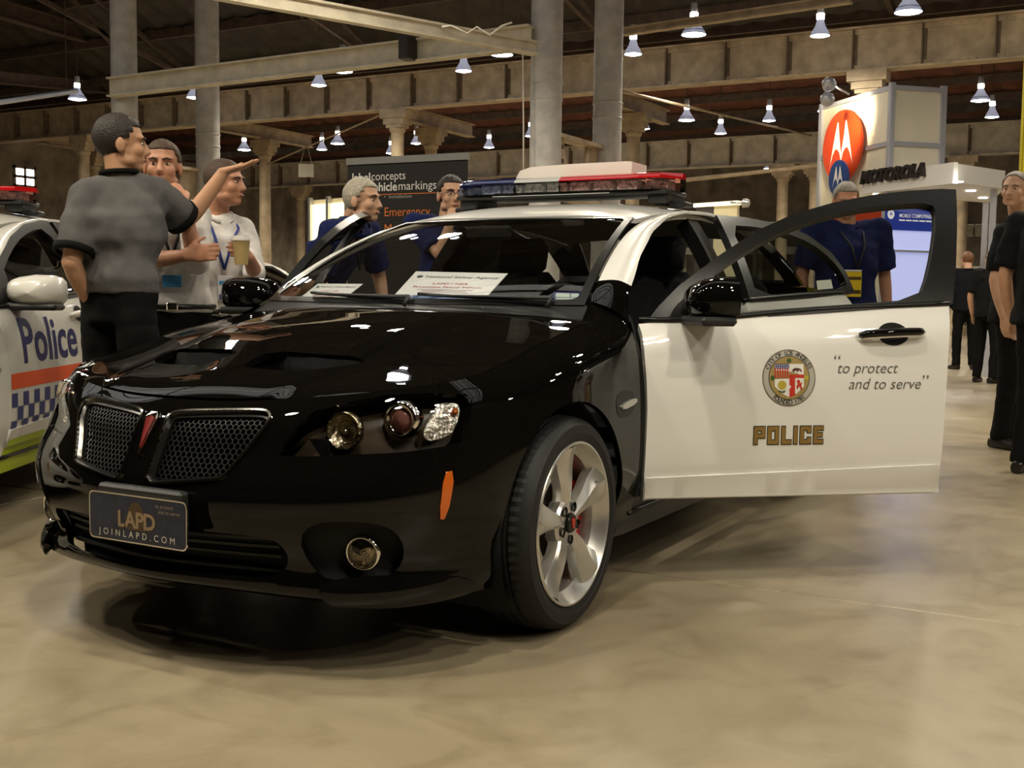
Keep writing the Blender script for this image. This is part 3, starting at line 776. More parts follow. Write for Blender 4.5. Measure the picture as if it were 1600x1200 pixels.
            yc = (hy[0]*.46+hy[1]*.54); cup = [(yc+.062*math.cos(a)*(1 if abs(math.cos(a)) < .99 else 1), hz(yc)+.042*math.sin(a), 0) for a in np.linspace(0, 2*PI, 25)[:-1]]
            V = dec(np.array([(c[0], c[1], .002) for c in cup]+[(yc, hz(yc), -.0)])); n_ = 24
            mobj('handle_cup', V, [((i+1) % n_, i, n_) if mi else (i, (i+1) % n_, n_) for i in range(n_)], M_LINER, d)
            hs = np.linspace(hy[0], hy[1], 13); pr_ = []
            for y in hs:
                t = (y-hy[0])/(hy[1]-hy[0]); e = math.sin(PI*min(1, max(0, t)))**.35 if 0 < t < 1 else 0
                pr_.append((y, hz(y), .010+.022*e))
            ctr = dec(np.array(pr_)); 
            for nm, zo, rad, mm in (('handle', .0, .015, mf if not cfg.get('handle_body') else md), ('handle_trim', -.013, .007, M_CHROME)):
                mb = MB(); mb.tube(ctr+[0, 0, zo], [rad*(.55 if k in (0, 12) else 1) for k in range(13)], 10); mb.build(nm, mm, d, True)
            if which == 'front':
                # mirror on a short arm
                mb = MB(); c0 = np.array((.955, .755, 1.045)); vs = []; fs = []
                N1, N2 = 9, 16
                for i in range(N1+1):
                    t = i/N1; yy = .075-.15*t*1.0; k = (1-(max(0, t-.10)/.90)**2.6)**.5 if t > .1 else 1.0
                    for j in range(N2):
                        a = 2*PI*j/N2; ca, sa = math.cos(a), math.sin(a); ex = .6
                        X = .135*np.sign(ca)*abs(ca)**ex; Z = .078*np.sign(sa)*abs(sa)**ex
                        if X < 0: Z *= .80+.2*(1+X/.135)
                        vs.append((X*k, yy, Z*k-.01*(1-k)))
                for i in range(N1):
                    for j in range(N2): fs.append((i*N2+j, i*N2+(j+1) % N2, (i+1)*N2+(j+1) % N2, (i+1)*N2+j))
                fs.append(tuple(N1*N2+j for j in range(N2)))
                mb._add(vs, fs); mb.v = [tuple(q) for q in fin(np.array(mb.v)+c0)]; dm(mb); mc = cfg.get('mirror', mf)
                mir = mb.build('mirror', mc, d, True, R(50))
                g = MB(); g._add([(.13*math.copysign(abs(math.cos(a))**.6, math.cos(a)), .072, .072*math.copysign(abs(math.sin(a))**.6, math.sin(a))) for a in np.linspace(0, 2*PI, 25)[:-1]], [tuple(range(24))[::-1]])
                g.v = [tuple(q) for q in fin(np.array(g.v)+c0)]; dm(g).build('mirror_glass', M_CHROME, d)
                b_ = MB(); b_.bbox(c0+[.0, .005, -.075], (.25, .13, .032), .012); b_.bbox(c0+[-.125, .0, -.072], (.09, .07, .034), .01)
                b_.v = [tuple(q) for q in fin(np.array(b_.v))]; dm(b_).build('mirror_base', M_PLAST, d)
                # quarter sail behind the mirror
                q = cfg['sail']; panel('sail_trim', SIDE, q, M_TRIM, d, res=.05, thick=.0, off=.006, mirror=mi, xf=xf)
    # --- rear of the car
    for mi in both:
        ra = b_side.many(ARCH((2.915, .345), .392, 122, 0, 16)+[(3.30, .26)])
        qo = [b_side(2.715, .70), b_side(2.725, .80), b_side(2.775, .95)]+[(b_side(y, 1.05)[0], .798) for y in np.linspace(2.80, 3.55, 10)]
        ue = BU[18]-.05
        qo = qo+[(ue, .798), (ue, .60), (b_side(3.56, .60)[0], .57), (b_side(3.50, .55)[0], .50), b_side(3.36, .40)]+ra[::-1]
        panel('quarter_panel', BELT, qo, mq, root, res=.05, thick=.02, mirror=mi, bres=.03)
        tl = rounded([(ue+.004, .785), (ue+.004, .62), (ue+.30, .62), (ue+.33, .70), (ue+.30, .785)], 1, keep=(0, 1))
        panel('tail_light', BELT, tl, M_REDL, root, res=.04, thick=.02, off=.004, mirror=mi)
    rb = [(ue-.0, .605), (b_side(3.57, .60)[0], .565), (b_side(3.51, .55)[0], .495), b_side(3.37, .395), b_side(3.31, .262)]
    rb2 = [(u, .2) for u in np.linspace(rb[-1][0]+.05, UMAX-.001, 10)]; rb3 = [(u, .605) for u in np.linspace(UMAX-.001, ue+.1, 10)]
    for mi in both: panel('rear_bumper', BELT, rb+rb2+rb3, mq, root, res=.06, thick=.02, mirror=mi)
    for mi in both:
        panel('tail_panel', BELT, [(ue+.34, .61), (UMAX-.001, .61), (UMAX-.001, .798), (ue+.31, .798)], cfg.get('trunk', mf), root, res=.06, thick=.02, mirror=mi)
    # boot lid and rear window as one loft across the car, from roof edge to tail
    def deck(a, b):
        E_ = _edge(np.interp(b, [0, 1], [BU[16]-.05, UMAX]))
        x = a*np.interp(b, [0, .6, 1], [.80, .74, .0]) if False else a*.78
        y = 3.30+b*.69-.10*b*a*a*1.2; z = 1.115+.012*(1-a*a)-.02*b*b; return np.stack([x, y, z], 1)
    panel('boot_lid', Func(deck, (-1, 1), (0, 1)), [(-.98, 0), (.98, 0), (.98, .75), (.80, 1), (-.80, 1), (-.98, .75)], cfg.get('trunk', mf), root, res=.1, thick=.05)
    def rwin(a, b):
        T = np.stack([.56*a, 2.96+.05*(1-a*a), 1.405-.03*a*a+.0*b], 1); B_ = np.stack([.70*a, 3.42+.08*(1-a*a), 1.12+0*b], 1); P = T+(B_-T)*b[:, None]; P[:, 2] += .02*(1-(2*b-1)**2); return P
    RW = Func(rwin, (-1, 1), (0, 1)); ri = rrect([(-.92, .06), (.92, .06), (.90, .94), (-.90, .94)], .06)
    panel('rear_window_surround', RW, [(-1, 0), (1, 0), (1, 1), (-1, 1)], M_TRIM, root, holes=[ri], res=.12, thick=.02, flip=True)
    panel('rear_window', RW, grow(ri, .01), M_GLASSD, root, res=.12, thick=0, flip=True)
    for mi in both:
        n = 12; bs = np.linspace(0, 1, n); inn = rwin(np.full(n, 1.0), bs)
        ot = side_fn(np.linspace(2.90, 3.32, n), np.interp(np.linspace(2.90, 3.32, n), [2.9, 3.1, 3.32], [1.33, 1.24, 1.12]))
        panel('c_pillar', Grid(bs, [0, .5, 1], np.stack([inn, (inn+ot)/2+[.015, 0, .015], ot], 1)), [(0, 0), (1, 0), (1, 1), (0, 1)], mr if cfg.get('white_c') else mf, root, res=.08, thick=.0, mirror=mi, flip=True)
        # B pillar inside the glass line, and quarter glass surround
        bp = [(1.70, .99), (1.82, .99), (1.88, 1.42), (1.76, 1.43)]
        panel('b_pillar', SIDE, bp, M_TRIM, root, res=.08, thick=.06, off=-.03, mirror=mi)
    # --- under-structure and cabin
    mb = MB(); mb.box((0, 1.55, .26), (1.52, 4.2, .10)); mb.box((0, .37, .60), (1.5, .06, .68)); mb.box((0, -.28, .42), (1.02, .80, .36)); mb.box((0, -.70, .50), (1.0, .04, .3)); mb.box((0, 3.38, .62), (1.5, .05, .75))  # floor pan and firewall, plus dark boxes added against light leaking through the body
    mb.build('floor_pan_light_block', M_LINER, root)
    ds = Grid([0, .5, 1], [0, .35, .7, 1], [[(-.70, .42, .985), (-.70, .70, .985), (-.70, .92, .95), (-.70, .98, .80)], [(0, .28, .985), (0, .70, 1.0), (0, .90, .965), (0, .98, .80)], [(.70, .42, .985), (.70, .70, .985), (.70, .92, .95), (.70, .98, .80)]])
    panel('dashboard', ds, [(0, 0), (1, 0), (1, 1), (0, 1)], M_INT, root, res=.1, thick=.02, flip=True)
    bn = MB(); bn.lathe([(.19, 0), (.175, .035), (.13, .062), (0, .07)], 20, rotm('X', 0), (.37, .80, .965), R(-20), R(200)); bn.build('instrument_binnacle', M_INT, root, True)
    sx = .37*cfg.get('drive_side', 1)
    st = MB(); Ax = axes((0, .86, .5)); st.tube([Ax @ np.array((.185*math.cos(a), .185*math.sin(a), 0))+np.array((sx, 1.06, .93)) for a in np.linspace(0, 2*PI, 33)[:-1]], .015, 10, closed=True)
    sw = st.build('steering_wheel', M_INT, root, True)
    hb = MB(); hb.lathe([(.0, .02), (.06, .015), (.07, -.01)], 16, Ax, (sx, 1.06, .93))
    for a in (R(0), R(180), R(270)): hb.tube([Ax @ np.array((.05*math.cos(a), .05*math.sin(a), 0))+np.array((sx, 1.06, .93)), Ax @ np.array((.18*math.cos(a), .18*math.sin(a), 0))+np.array((sx, 1.06, .93))], .014, 8)
    hb.build('wheel_hub', M_INT, sw, True)
    for (x, y) in ((.37, 1.55), (-.37, 1.55)):
        s = empty('seat', parent=root)
        mb = MB(); mb.bbox((x, y-.02, .52), (.50, .52, .16), .05); mb.build('cushion', M_INT, s)
        Mx = rotm('X', R(-16)); mb = MB(); mb.bbox((x, y+.34, .87), (.48, .16, .62), .07, Mx); mb.build('backrest', M_INT, s)
        mb = MB(); mb.bbox((x, y+.45, 1.245), (.29, .11, .20), .045, Mx); mb.build('headrest', M_INT, s)
        for q in (-.06, .06): mb = MB(); mb.tube([(x+q, y+.42, 1.1), (x+q, y+.45, 1.2)], .008, 6); mb.build('headrest_post', M_CHROME, s)
    s = empty('rear_seat', parent=root); mb = MB(); mb.bbox((0, 2.45, .55), (1.3, .5, .16), .05); mb.build('cushion', M_INT, s); mb = MB(); mb.bbox((0, 2.85, .88), (1.3, .16, .6), .06, rotm('X', R(-20))); mb.build('backrest', M_INT, s)
    mb = MB(); mb.box((0, 3.15, 1.06), (1.3, .5, .03)); mb.build('parcel_shelf', M_INT, root)
    # headliner under the roof skin
    panel('headliner', ROOF, inset(ro, .02), mat('headliner', (.16, .15, .13), .9), root, res=.2, thick=0, off=.035, flip=True)
    rm = MB(); rm.bbox((0, 1.02, 1.315), (.22, .03, .06), .012); rm.build('rear_view_mirror', M_PLAST, root)
    # --- wheels
    for sd in (1, -1):
        build_wheel(root, (sd*.796, 0, .339), sd, cfg.get('steer', 0) if sd > 0 else -cfg.get('steer', 0))
        build_wheel(root, (sd*.804, 2.915, .339), sd)
    return root
# ================================================================ hall
def concrete():
    m = bpy.data.materials.new('concrete_floor'); m.use_nodes = True; nt = m.node_tree; b = nt.nodes['Principled BSDF']; L = nt.links.new
    tc = nt.nodes.new('ShaderNodeTexCoord')
    def noise(sc, det=6, dist=0.0, rough=.6, scale=(1, 1, 1)):
        mp = nt.nodes.new('ShaderNodeMapping'); mp.inputs['Scale'].default_value = scale; L(tc.outputs['Object'], mp.inputs[0])
        n = nt.nodes.new('ShaderNodeTexNoise'); n.inputs['Scale'].default_value = sc; n.inputs['Detail'].default_value = det; n.inputs['Distortion'].default_value = dist; n.inputs['Roughness'].default_value = rough; L(mp.outputs[0], n.inputs['Vector']); return n
    n1 = noise(.9, 8, .6, .62); n2 = noise(3.5, 8, 1.2, .65); n3 = noise(40, 4); n4 = noise(1.6, 5, 2.0, .6, (1, .35, 1))
    r1 = nt.nodes.new('ShaderNodeValToRGB'); r1.color_ramp.elements[0].position = .32; r1.color_ramp.elements[0].color = (.225, .182, .116, 1); r1.color_ramp.elements[1].position = .68; r1.color_ramp.elements[1].color = (.345, .288, .192, 1)
    L(n1.outputs['Fac'], r1.inputs[0])
    r2 = nt.nodes.new('ShaderNodeValToRGB'); r2.color_ramp.elements[0].position = .30; r2.color_ramp.elements[0].color = (.62, .56, .50, 1); r2.color_ramp.elements[1].position = .52; r2.color_ramp.elements[1].color = (1, 1, 1, 1)
    L(n2.outputs['Fac'], r2.inputs[0])
    mx = nt.nodes.new('ShaderNodeMix'); mx.data_type = 'RGBA'; mx.blend_type = 'MULTIPLY'; mx.inputs[0].default_value = .55; L(r1.outputs[0], mx.inputs[6]); L(r2.outputs[0], mx.inputs[7])
    r4 = nt.nodes.new('ShaderNodeValToRGB'); r4.color_ramp.elements[0].position = .58; r4.color_ramp.elements[0].color = (1, 1, 1, 1); r4.color_ramp.elements[1].position = .72; r4.color_ramp.elements[1].color = (.68, .60, .52, 1)
    L(n4.outputs['Fac'], r4.inputs[0])
    mx2 = nt.nodes.new('ShaderNodeMix'); mx2.data_type = 'RGBA'; mx2.blend_type = 'MULTIPLY'; mx2.inputs[0].default_value = .7; L(mx.outputs[2], mx2.inputs[6]); L(r4.outputs[0], mx2.inputs[7])
    L(mx2.outputs[2], b.inputs['Base Color'])
    rr = nt.nodes.new('ShaderNodeMapRange'); rr.inputs['To Min'].default_value = .20; rr.inputs['To Max'].default_value = .48; L(n2.outputs['Fac'], rr.inputs['Value']); L(rr.outputs[0], b.inputs['Roughness'])
    bp = nt.nodes.new('ShaderNodeBump'); bp.inputs['Strength'].default_value = .12; bp.inputs['Distance'].default_value = .004; L(n3.outputs['Fac'], bp.inputs['Height']); L(bp.outputs[0], b.inputs['Normal'])
    b.inputs['Specular IOR Level'].default_value = .45
    return m
M_FLOOR = concrete()
M_GROUT = mat('joint_filler', (.05, .042, .032), .9)
M_IRON = mat('painted_iron', (.42, .325, .21), .55, noise=.25, nscale=3.5, bump=.2, bscale=25)
M_IRON2 = mat('painted_iron_grey', (.46, .44, .41), .5, noise=.18, nscale=5, bump=.15, bscale=30)
M_STIFF = mat('stiffener_paint', (.15, .105, .065), .6, noise=.3, nscale=6)
M_IROND = mat('rusty_dark_iron', (.075, .048, .030), .7, noise=.35, nscale=5)
M_ROOF = mat('dark_roof_sheet', (.042, .032, .021), .7, noise=.4, nscale=2.5)
M_ROOFR = mat('red_roof_lining', (.11, .038, .020), .8, noise=.35, nscale=2)
M_BRICK = mat('dirty_brick', (.34, .285, .215), .9, noise=.4, nscale=1.5, bump=.4, bscale=9)
fl = MB(); fl.box((-10, 15, -.16), (80, 80, .25)); floor = fl.build('floor', M_GROUT); floor['kind'] = 'structure'
slab = None
ys = [.8+5.3*k for k in range(-6, 9)]; xs_ = [-2.4+5.6*k for k in range(-7, 5)]
for i in range(len(xs_)-1):
    for j in range(len(ys)-1):
        if slab is None:
            mb = MB(); mb.bbox((0, 0, -.0225), (5.6-.010, 5.3-.010, .045), .004); slab = mb.build('floor_slab', M_FLOOR, floor); o = slab
        else: o = slab.copy(); COL.objects.link(o); o.parent = floor
        o.location = ((xs_[i]+xs_[i+1])/2, (ys[j]+ys[j+1])/2, 0)
XW0, XW1, YW0, YW1 = -34.0, 20.0, -24.0, 47.0
def wall(name, c, d, m):
    mb = MB(); mb.box(c, d); o = mb.build(name, m); o['kind'] = 'structure'; return o
wall('wall_back', ((XW0+XW1)/2, YW1+.2, 5), (XW1-XW0, .4, 10.2), M_BRICK)
wall('wall_left', (XW0-.2, (YW0+YW1)/2, 5), (.4, YW1-YW0, 10.2), M_BRICK)
wall('wall_right', (XW1+.2, (YW0+YW1)/2, 5), (.4, YW1-YW0, 10.2), M_BRICK)
wall('wall_front', ((XW0+XW1)/2, YW0-.2, 6), (XW1-XW0, .4, 12.2), M_BRICK)
# roof: gabled bays running along x
def roof_bay(name, y0, z0, y1, z1, m, purl):
    mb = MB(); n = 150; vs = []; fs = []
    for i in range(n+1):                               # corrugated sheets
        x = XW0+(XW1-XW0)*i/n; dz = .06*(i % 2)
        vs += [(x, y0, z0+dz), (x, y1, z1+dz)]
    for i in range(n): fs.append((2*i, 2*i+2, 2*i+3, 2*i+1))
    mb._add(vs, fs); o = mb.build(name, m); o['kind'] = 'structure'
    for k in range(purl):
        t = (k+.5)/purl; q = MB(); q.box(((XW0+XW1)/2, y0+(y1-y0)*t, z0+(z1-z0)*t-.14), (XW1-XW0, .10, .22)); q.build('purlin', M_IROND, o)
    return o
roof_bay('ceiling', 20.4, 6.75, 7.0, 12.2, M_ROOF, 9)
roof_bay('ceiling', 7.0, 12.2, -24.2, 6.5, M_ROOF, 12)
roof_bay('ceiling', 20.4, 6.9, 27.0, 7.9, M_ROOFR, 4)
roof_bay('ceiling', 27.0, 7.9, 33.2, 6.9, M_ROOFR, 4)
roof_bay('ceiling', 33.2, 6.6, 47.2, 7.6, M_ROOFR, 4)
# ---- plate girders
def girder(y, zb, h, x0, x1, step, label, m):
    g = empty('plate_girder', (x0, y, zb)); tag(g, label, 'girder')
    def part(nm, c, d):
        mb = MB(); mb.box((c[0]-x0, c[1]-y, c[2]-zb), d); return mb.build(nm, m, g)
    part('web', ((x0+x1)/2, y, zb+h/2), (x1-x0, .03, h-.04)); part('flange', ((x0+x1)/2, y, zb+.02), (x1-x0, .34, .04)); part('flange', ((x0+x1)/2, y, zb+h-.02), (x1-x0, .34, .04))
    part('flange_angle', ((x0+x1)/2, y-.03, zb+.085), (x1-x0, .03, .10)); part('flange_angle', ((x0+x1)/2, y-.03, zb+h-.085), (x1-x0, .03, .10))
    st = None; x = x0+.4; k = 0
    while x < x1:
        if st is None:
            mb = MB(); mb.box((0, -.085, h/2), (.028, .14, h-.08)); mb.box((.03, -.022, h/2), (.085, .016, h-.08)); st = mb.build('stiffener', M_STIFF, g); o = st
        else: o = st.copy(); COL.objects.link(o); o.parent = g
        o.location = (x-x0, 0, 0); x += step
    rv = MB(); hexv = [(math.cos(R(60*i)), math.sin(R(60*i))) for i in range(6)]
    x = x0+.1
    while x < x1:
        for zz in (.085, h-.085):
            vs = [(x-x0+.018*a, -.046, zz+.018*b) for a, b in hexv]+[(x-x0+.010*a, -.060, zz+.010*b) for a, b in hexv]
            rv._add(vs, [(i, (i+1) % 6, 6+(i+1) % 6, 6+i) for i in range(6)]+[(6, 7, 8, 9, 10, 11)])
        x += .16
    o = rv.build('rivet', m, g); o['kind'] = 'stuff'
    return g
girder(20.0, 5.5, .86, -33, 19.5, 1.30, 'long riveted plate girder spanning the hall behind the pair of thick round columns', M_IRON)
girder(33.0, 5.3, .95, -33, 19.5, 1.45, 'farther pale riveted plate girder low above the back of the hall', mat('pale_girder_paint', (.46, .41, .32), .6, noise=.25, nscale=3))
def ibeam(name, a, b, h, w, m, label, tf=.03):
    a = np.array(a, float); b = np.array(b, float); d = b-a; L_ = np.linalg.norm(d); d /= L_; s = np.cross(d, (0, 0, 1.)); s /= np.linalg.norm(s); u = np.cross(s, d); M = np.stack([d, s, u], 1)
    e = empty(name, tuple(a)); tag(e, label, 'beam')
    c = (b-a)/2
    for nm, cc, dd in (('web', 0, (L_, tf, h)), ('flange', h/2-tf/2, (L_, w, tf)), ('flange', -h/2+tf/2, (L_, w, tf))):
        mb = MB(); mb.box(c+u*cc, dd, M); mb.build(nm, m, e)
    return e
# ---- iron columns with capitals under the girders
def iron_column(x, y, h, r, label, grp=None):
    c = empty('iron_column', (x, y, 0)); tag(c, label, 'column', grp)
    mb = MB(); mb.lathe([(r*1.5, 0), (r*1.5, .25), (r*1.15, .32), (r*1.05, 1.0), (r*.95, h-.7), (r*.98, h-.55)], 18); mb.build('shaft', M_IRON, c, True, R(40))
    mb = MB(); mb.lathe([(r*.98, h-.55), (r*1.2, h-.5), (r*1.2, h-.44), (r*1.05, h-.40)], 18); mb.build('collar', M_IRON, c, True, R(40))
    mb = MB(); mb.box((0, 0, h-.10), (r*4.6, r*2.6, .20)); mb.box((0, 0, h-.27), (r*3.6, r*2.3, .15)); mb.box((0, 0, h-.38), (r*2.7, r*2.1, .1)); mb.build('capital', M_IRON, c)
ORD = ['first', 'second', 'third', 'fourth', 'fifth', 'sixth', 'seventh', 'eighth', 'ninth', 'tenth', 'eleventh', 'twelfth', 'thirteenth', 'fourteenth']
c1 = [((640, 1), 20.0), ((985, 1), 20.0), ((1096, 1), 20.0), ((420, 1), 20.0), ((130, 1), 20.0)]
def x_at(px, y):     # world x where the column px meets the vertical plane y
    d = ray(px, 461); t = (y-CAM_C[1])/d[1]; return float(CAM_C[0]+d[0]*t)
NEARC = [(135, 20.0), (620, 20.0), (1345, 20.0), (150, 22.4), (415, 22.4), (672, 22.4), (985, 22.4)]
for k, (px, y) in enumerate(NEARC):
    iron_column(x_at(px, y), y, 5.5 if y < 21 else 5.42, .165, 'cast iron column %s the near plate girder, %s from the left' % (('under', ORD[k]) if y < 21 else ('just behind', ORD[k-3])))
for k, (px, y) in enumerate(NEARC):
    if y > 21: ibeam('cross_beam', (x_at(px, y), 20.3, 5.62), (x_at(px, y), 24.5, 5.62), .36, .22, M_IRON, 'short beam on the column just behind the near girder, %s from the left' % ORD[k-3])
for k, px in enumerate((470, 760, 1218, 1268, 1497)):
    iron_column(x_at(px, 33.0), 33.0, 5.3, .18, 'slim column under the far plate girder, %s from the left' % ORD[k])
# ---- thick paired columns with brackets
def big_column(px, y, r, label):
    x = x_at(px, y); c = empty('round_column', (x, y, 0)); tag(c, label, 'column')
    mb = MB(); mb.lathe([(r*1.25, 0), (r*1.25, .15), (r, .22), (r, 12.0)], 28); mb.build('shaft', M_IRON2, c, True, R(40))
    for z in (4.05, 4.30): mb = MB(); mb.lathe([(r, z-.02), (r+.014, z-.012), (r+.014, z+.012), (r, z+.02)], 28); mb.build('joint_band', M_IRON2, c, True)
    return x, c
xa1, ca1 = big_column(849, 12.6, .245, 'thick grey round column right behind the light bar, nearer of its pair')
xa2, ca2 = big_column(944, 14.7, .245, 'thick grey round column right behind the light bar, farther of its pair')
xb1, cb1 = big_column(199, 12.6, .245, 'thick pale round column above the pointing man, nearer of its pair')
xb2, cb2 = big_column(327, 14.7, .245, 'thick pale round column between the pointing man and the man with the cup')
for x, y0, y1, lab in ((xa1, 12.6, 14.7, 'riveted iron bracket between the two thick columns behind the light bar'), (xb1, 12.6, 14.7, 'riveted iron bracket between the two thick columns over the pointing man')):
    br = empty('column_bracket', (x, y0, 2.6)); tag(br, lab, 'bracket')
    for zz in (.0, .95): mb = MB(); mb.box((0, 1.05, zz), (.30, 1.62, .06)); mb.build('plate', M_IRON, br)
    mb = MB(); mb.prism([(.26, .0), (.95, .0), (.55, .95), (.26, .95)], -.03, .03, lambda a, b, h: (h, a, b)); mb.build('gusset', M_IRON, br)
    mb = MB(); mb.prism([(1.85, .0), (1.15, .0), (1.50, .95), (1.85, .95)][::-1], -.03, .03, lambda a, b, h: (h, a, b)); mb.build('gusset', M_IRON, br)
    for k in range(4): mb = MB(); mb.box((.06, .36, .12+.22*k), (.12, .10, .06)); mb.build('cleat', M_IROND, br)
# ---- I beams between the columns
def at_y(px, py, y):
    d = ray(px, py); t = (y-CAM_C[1])/d[1]; return CAM_C+d*t
M_BEAM = mat('cream_beam_paint', (.58, .52, .40), .6, noise=.15, nscale=4)
ibeam('i_beam', at_y(172, 137, 12.25), at_y(830, 58, 12.25), .36, .20, M_BEAM, 'pale horizontal I-beam running between the thick left and right columns')
ibeam('i_beam', at_depth(340, -14, 13.5)*2.2-at_depth(836, 76, 16.5)*1.2, at_depth(836, 76, 16.5), .20, .14, M_BEAM, 'pale slanting beam crossing over the horizontal I-beam at the top')
mb = MB(); mb.bbox(at_y(637, 74, 12.05), (.18, .30, .40), .02); tag(mb.build('beam_clamp', mat('black_clamp', (.02, .014, .01), .5)), 'black box clamp gripping the horizontal I-beam near its middle', 'clamp')
ibeam('crane_rail_beam', at_depth(-40, 2, 26), at_depth(172, 66, 31), .42, .25, M_IROND, 'dark rusty crane beam in the upper left corner')
ibeam('roof_beam', at_depth(-40, 118, 28), at_depth(170, 138, 33), .30, .25, M_IROND, 'dark riveted roof beam left of the horizontal I-beam')
ibeam('roof_beam', at_depth(975, 50, 20.5), at_depth(1330, -2, 17.5), .14, .14, M_IRON, 'thin pale roof beam above the right end of the near plate girder')
# slanting rods
def rod(name, pts, r, m, label, cat='rod'):
    mb = MB(); mb.tube(pts, r, 6); return tag(mb.build(name, m, None, True), label, cat)
rod('tie_rod', [at_y(952, 138, 14.75), at_y(1268, 212, 33.0)], .03, M_IRON, 'long thin tie rod slanting down behind the booth tower')
R0, R1 = at_y(612, 172, 19.9), at_y(415, 258, 22.4)
rod('tie_rod', [R0, R1], .025, M_IRON, 'thin tie rod slanting down to the left above the banner')
rod('service_pipe', [at_y(985, 291, 22.3), at_y(1300, 256, 22.3)], .05, M_IRON, 'yellowish pipe running level behind the right half of the car', 'pipe')
lr = empty('light_rail', tuple(at_depth(120, 142, 24))); tag(lr, 'bright white rail running to the lamp at upper left', 'rail')
L0, L1 = np.zeros(3), at_depth(-60, 169, 21.4)-at_depth(120, 142, 24)
mb = MB(); mb.tube([L0, L1], .05, 6); mb.build('rail', mat('rail_light', (.7, .75, .9), .3), lr, True)
for t_ in (.1, .9):
    q0 = L1*t_; yy_ = float(q0[1]+at_depth(120, 142, 24)[1]); zz_ = 6.75+(20.4-yy_)/13.4*5.45
    mb = MB(); mb.tube([q0, (q0[0], q0[1], zz_-at_depth(120, 142, 24)[2])], .012, 5); mb.build('hanger', M_IROND, lr)
# cables
for pts, lab in (([(816, 60), (817, 90), (818, 200), (818, 290)], 'thin drop cable hanging along the thick right column'), ([(690, 42), (705, 40), (730, 52), (745, 42), (765, 55), (785, 40), (800, 35)], 'white cable coiled on the end of the slanting beam')):
    P = [at_y(x, y, 12.13) for x, y in pts] if len(pts) == 4 else [at_depth(x, y, 15.4) for x, y in pts]
    mb = MB(); mb.tube(P, .013, 6); tag(mb.build('cable', mat('white_cable', (.6, .56, .48), .5), None, True), lab, 'cable')
hs_ = empty('hanging_sign', tuple(R0*.36+R1*.64)); tag(hs_, 'small blank pale board hung from the tie rod above the banner', 'sign')
mb = MB(); mb.bbox((0, 0, -.62), (.42, .03, .36), .005, rotm('Z', CAM_YAW)); mb.build('sign_board', mat('pale_board', (.42, .38, .30), .6), hs_)
for s_ in (-.15, .15):
    q0 = np.array((math.cos(CAM_YAW)*s_, math.sin(CAM_YAW)*s_, 0)); dR = R1-R0; tt = (q0 @ dR)/(dR @ dR)
    mb = MB(); mb.tube([q0+[0, 0, -.44], dR*tt], .008, 5); mb.build('hanger', M_IRON, hs_)
# ---- trusses under the near roof
for k, x in enumerate((-20.0, -14.0, -8.0, -2.0, 4.0)):
    tr = empty('roof_truss', (x, 20, 6.4)); tag(tr, 'dark roof truss under the ceiling, %s from the left' % ORD[k], 'truss')
    segs = [((0, 0, .25), (0, -13, 5.6)), ((0, 0, .2), (0, -13, 3.0)), ((0, -3, .65), (0, -3, 1.5)), ((0, -6, 1.4), (0, -6, 2.7)), ((0, -3, .7), (0, -6, 2.7)), ((0, -9, 2.1), (0, -9, 3.9)), ((0, -6, 1.4), (0, -9, 3.9))]
    for i, (a, b) in enumerate(segs):
        a = np.array(a); b = np.array(b); d = b-a; L_ = np.linalg.norm(d); M = axes(d); q = MB(); q.box((a+b)/2, (.10, .10, L_), M); q.build('chord' if i < 2 else 'strut', M_IROND, tr)
# ---- low clutter at the back of the hall: partitions, ducts, boards
rng = random.Random(3)
for k, (px0, px1, y, z0, z1, col, lab) in enumerate((
    (1030, 1290, 40, 3.55, 3.95, (.46, .42, .34), 'pale horizontal duct high on the back wall behind the roof light bar'),
    (1050, 1290, 41.2, 2.75, 3.05, (.42, .38, .31), 'pale lower duct on the back wall behind the roof light bar'),
    (1120, 1600, 42, .0, 2.3, (.30, .27, .21), 'long low partition along the back wall on the right'),
    (510, 600, 41, 3.0, 3.5, (.45, .41, .33), 'pale duct on the back wall left of the banner'),
    (420, 540, 38, 1.6, 2.0, (.40, .36, .28), 'pale rail in front of the back wall left of the banner'),
    (190, 330, 27, 3.3, 3.6, (.30, .26, .2), 'dull duct on the far left above the white police car'),
    (1480, 1600, 38, 3.2, 3.6, (.38, .35, .28), 'pale duct behind the booth canopy at the right'),
)):
    x0, x1 = x_at(px0, y), x_at(px1, y); d = empty('back_duct' if z0 > 1 else 'partition', ((x0+x1)/2, y, z0)); tag(d, lab, 'duct' if z0 > 1 else 'partition')
    m_ = mat('duct_paint_%d' % k, col, .6, noise=.2, nscale=2)
    n = 6
    for i in range(n):
        w = (x1-x0)/n; mb = MB(); mb.bbox((-(x1-x0)/2+w*(i+.5), 0, (z1-z0)/2), (w-.04, .5, z1-z0), .03); mb.build('duct_section' if z0 > 1 else 'panel', m_, d)
    if z0 > 1:
        for i in (0, 3, 5):
            mb = MB(); mb.box((-(x1-x0)/2+(x1-x0)*(i+.5)/6, .1, -z0/2), (.14, .14, z0)); mb.build('support', m_, d)
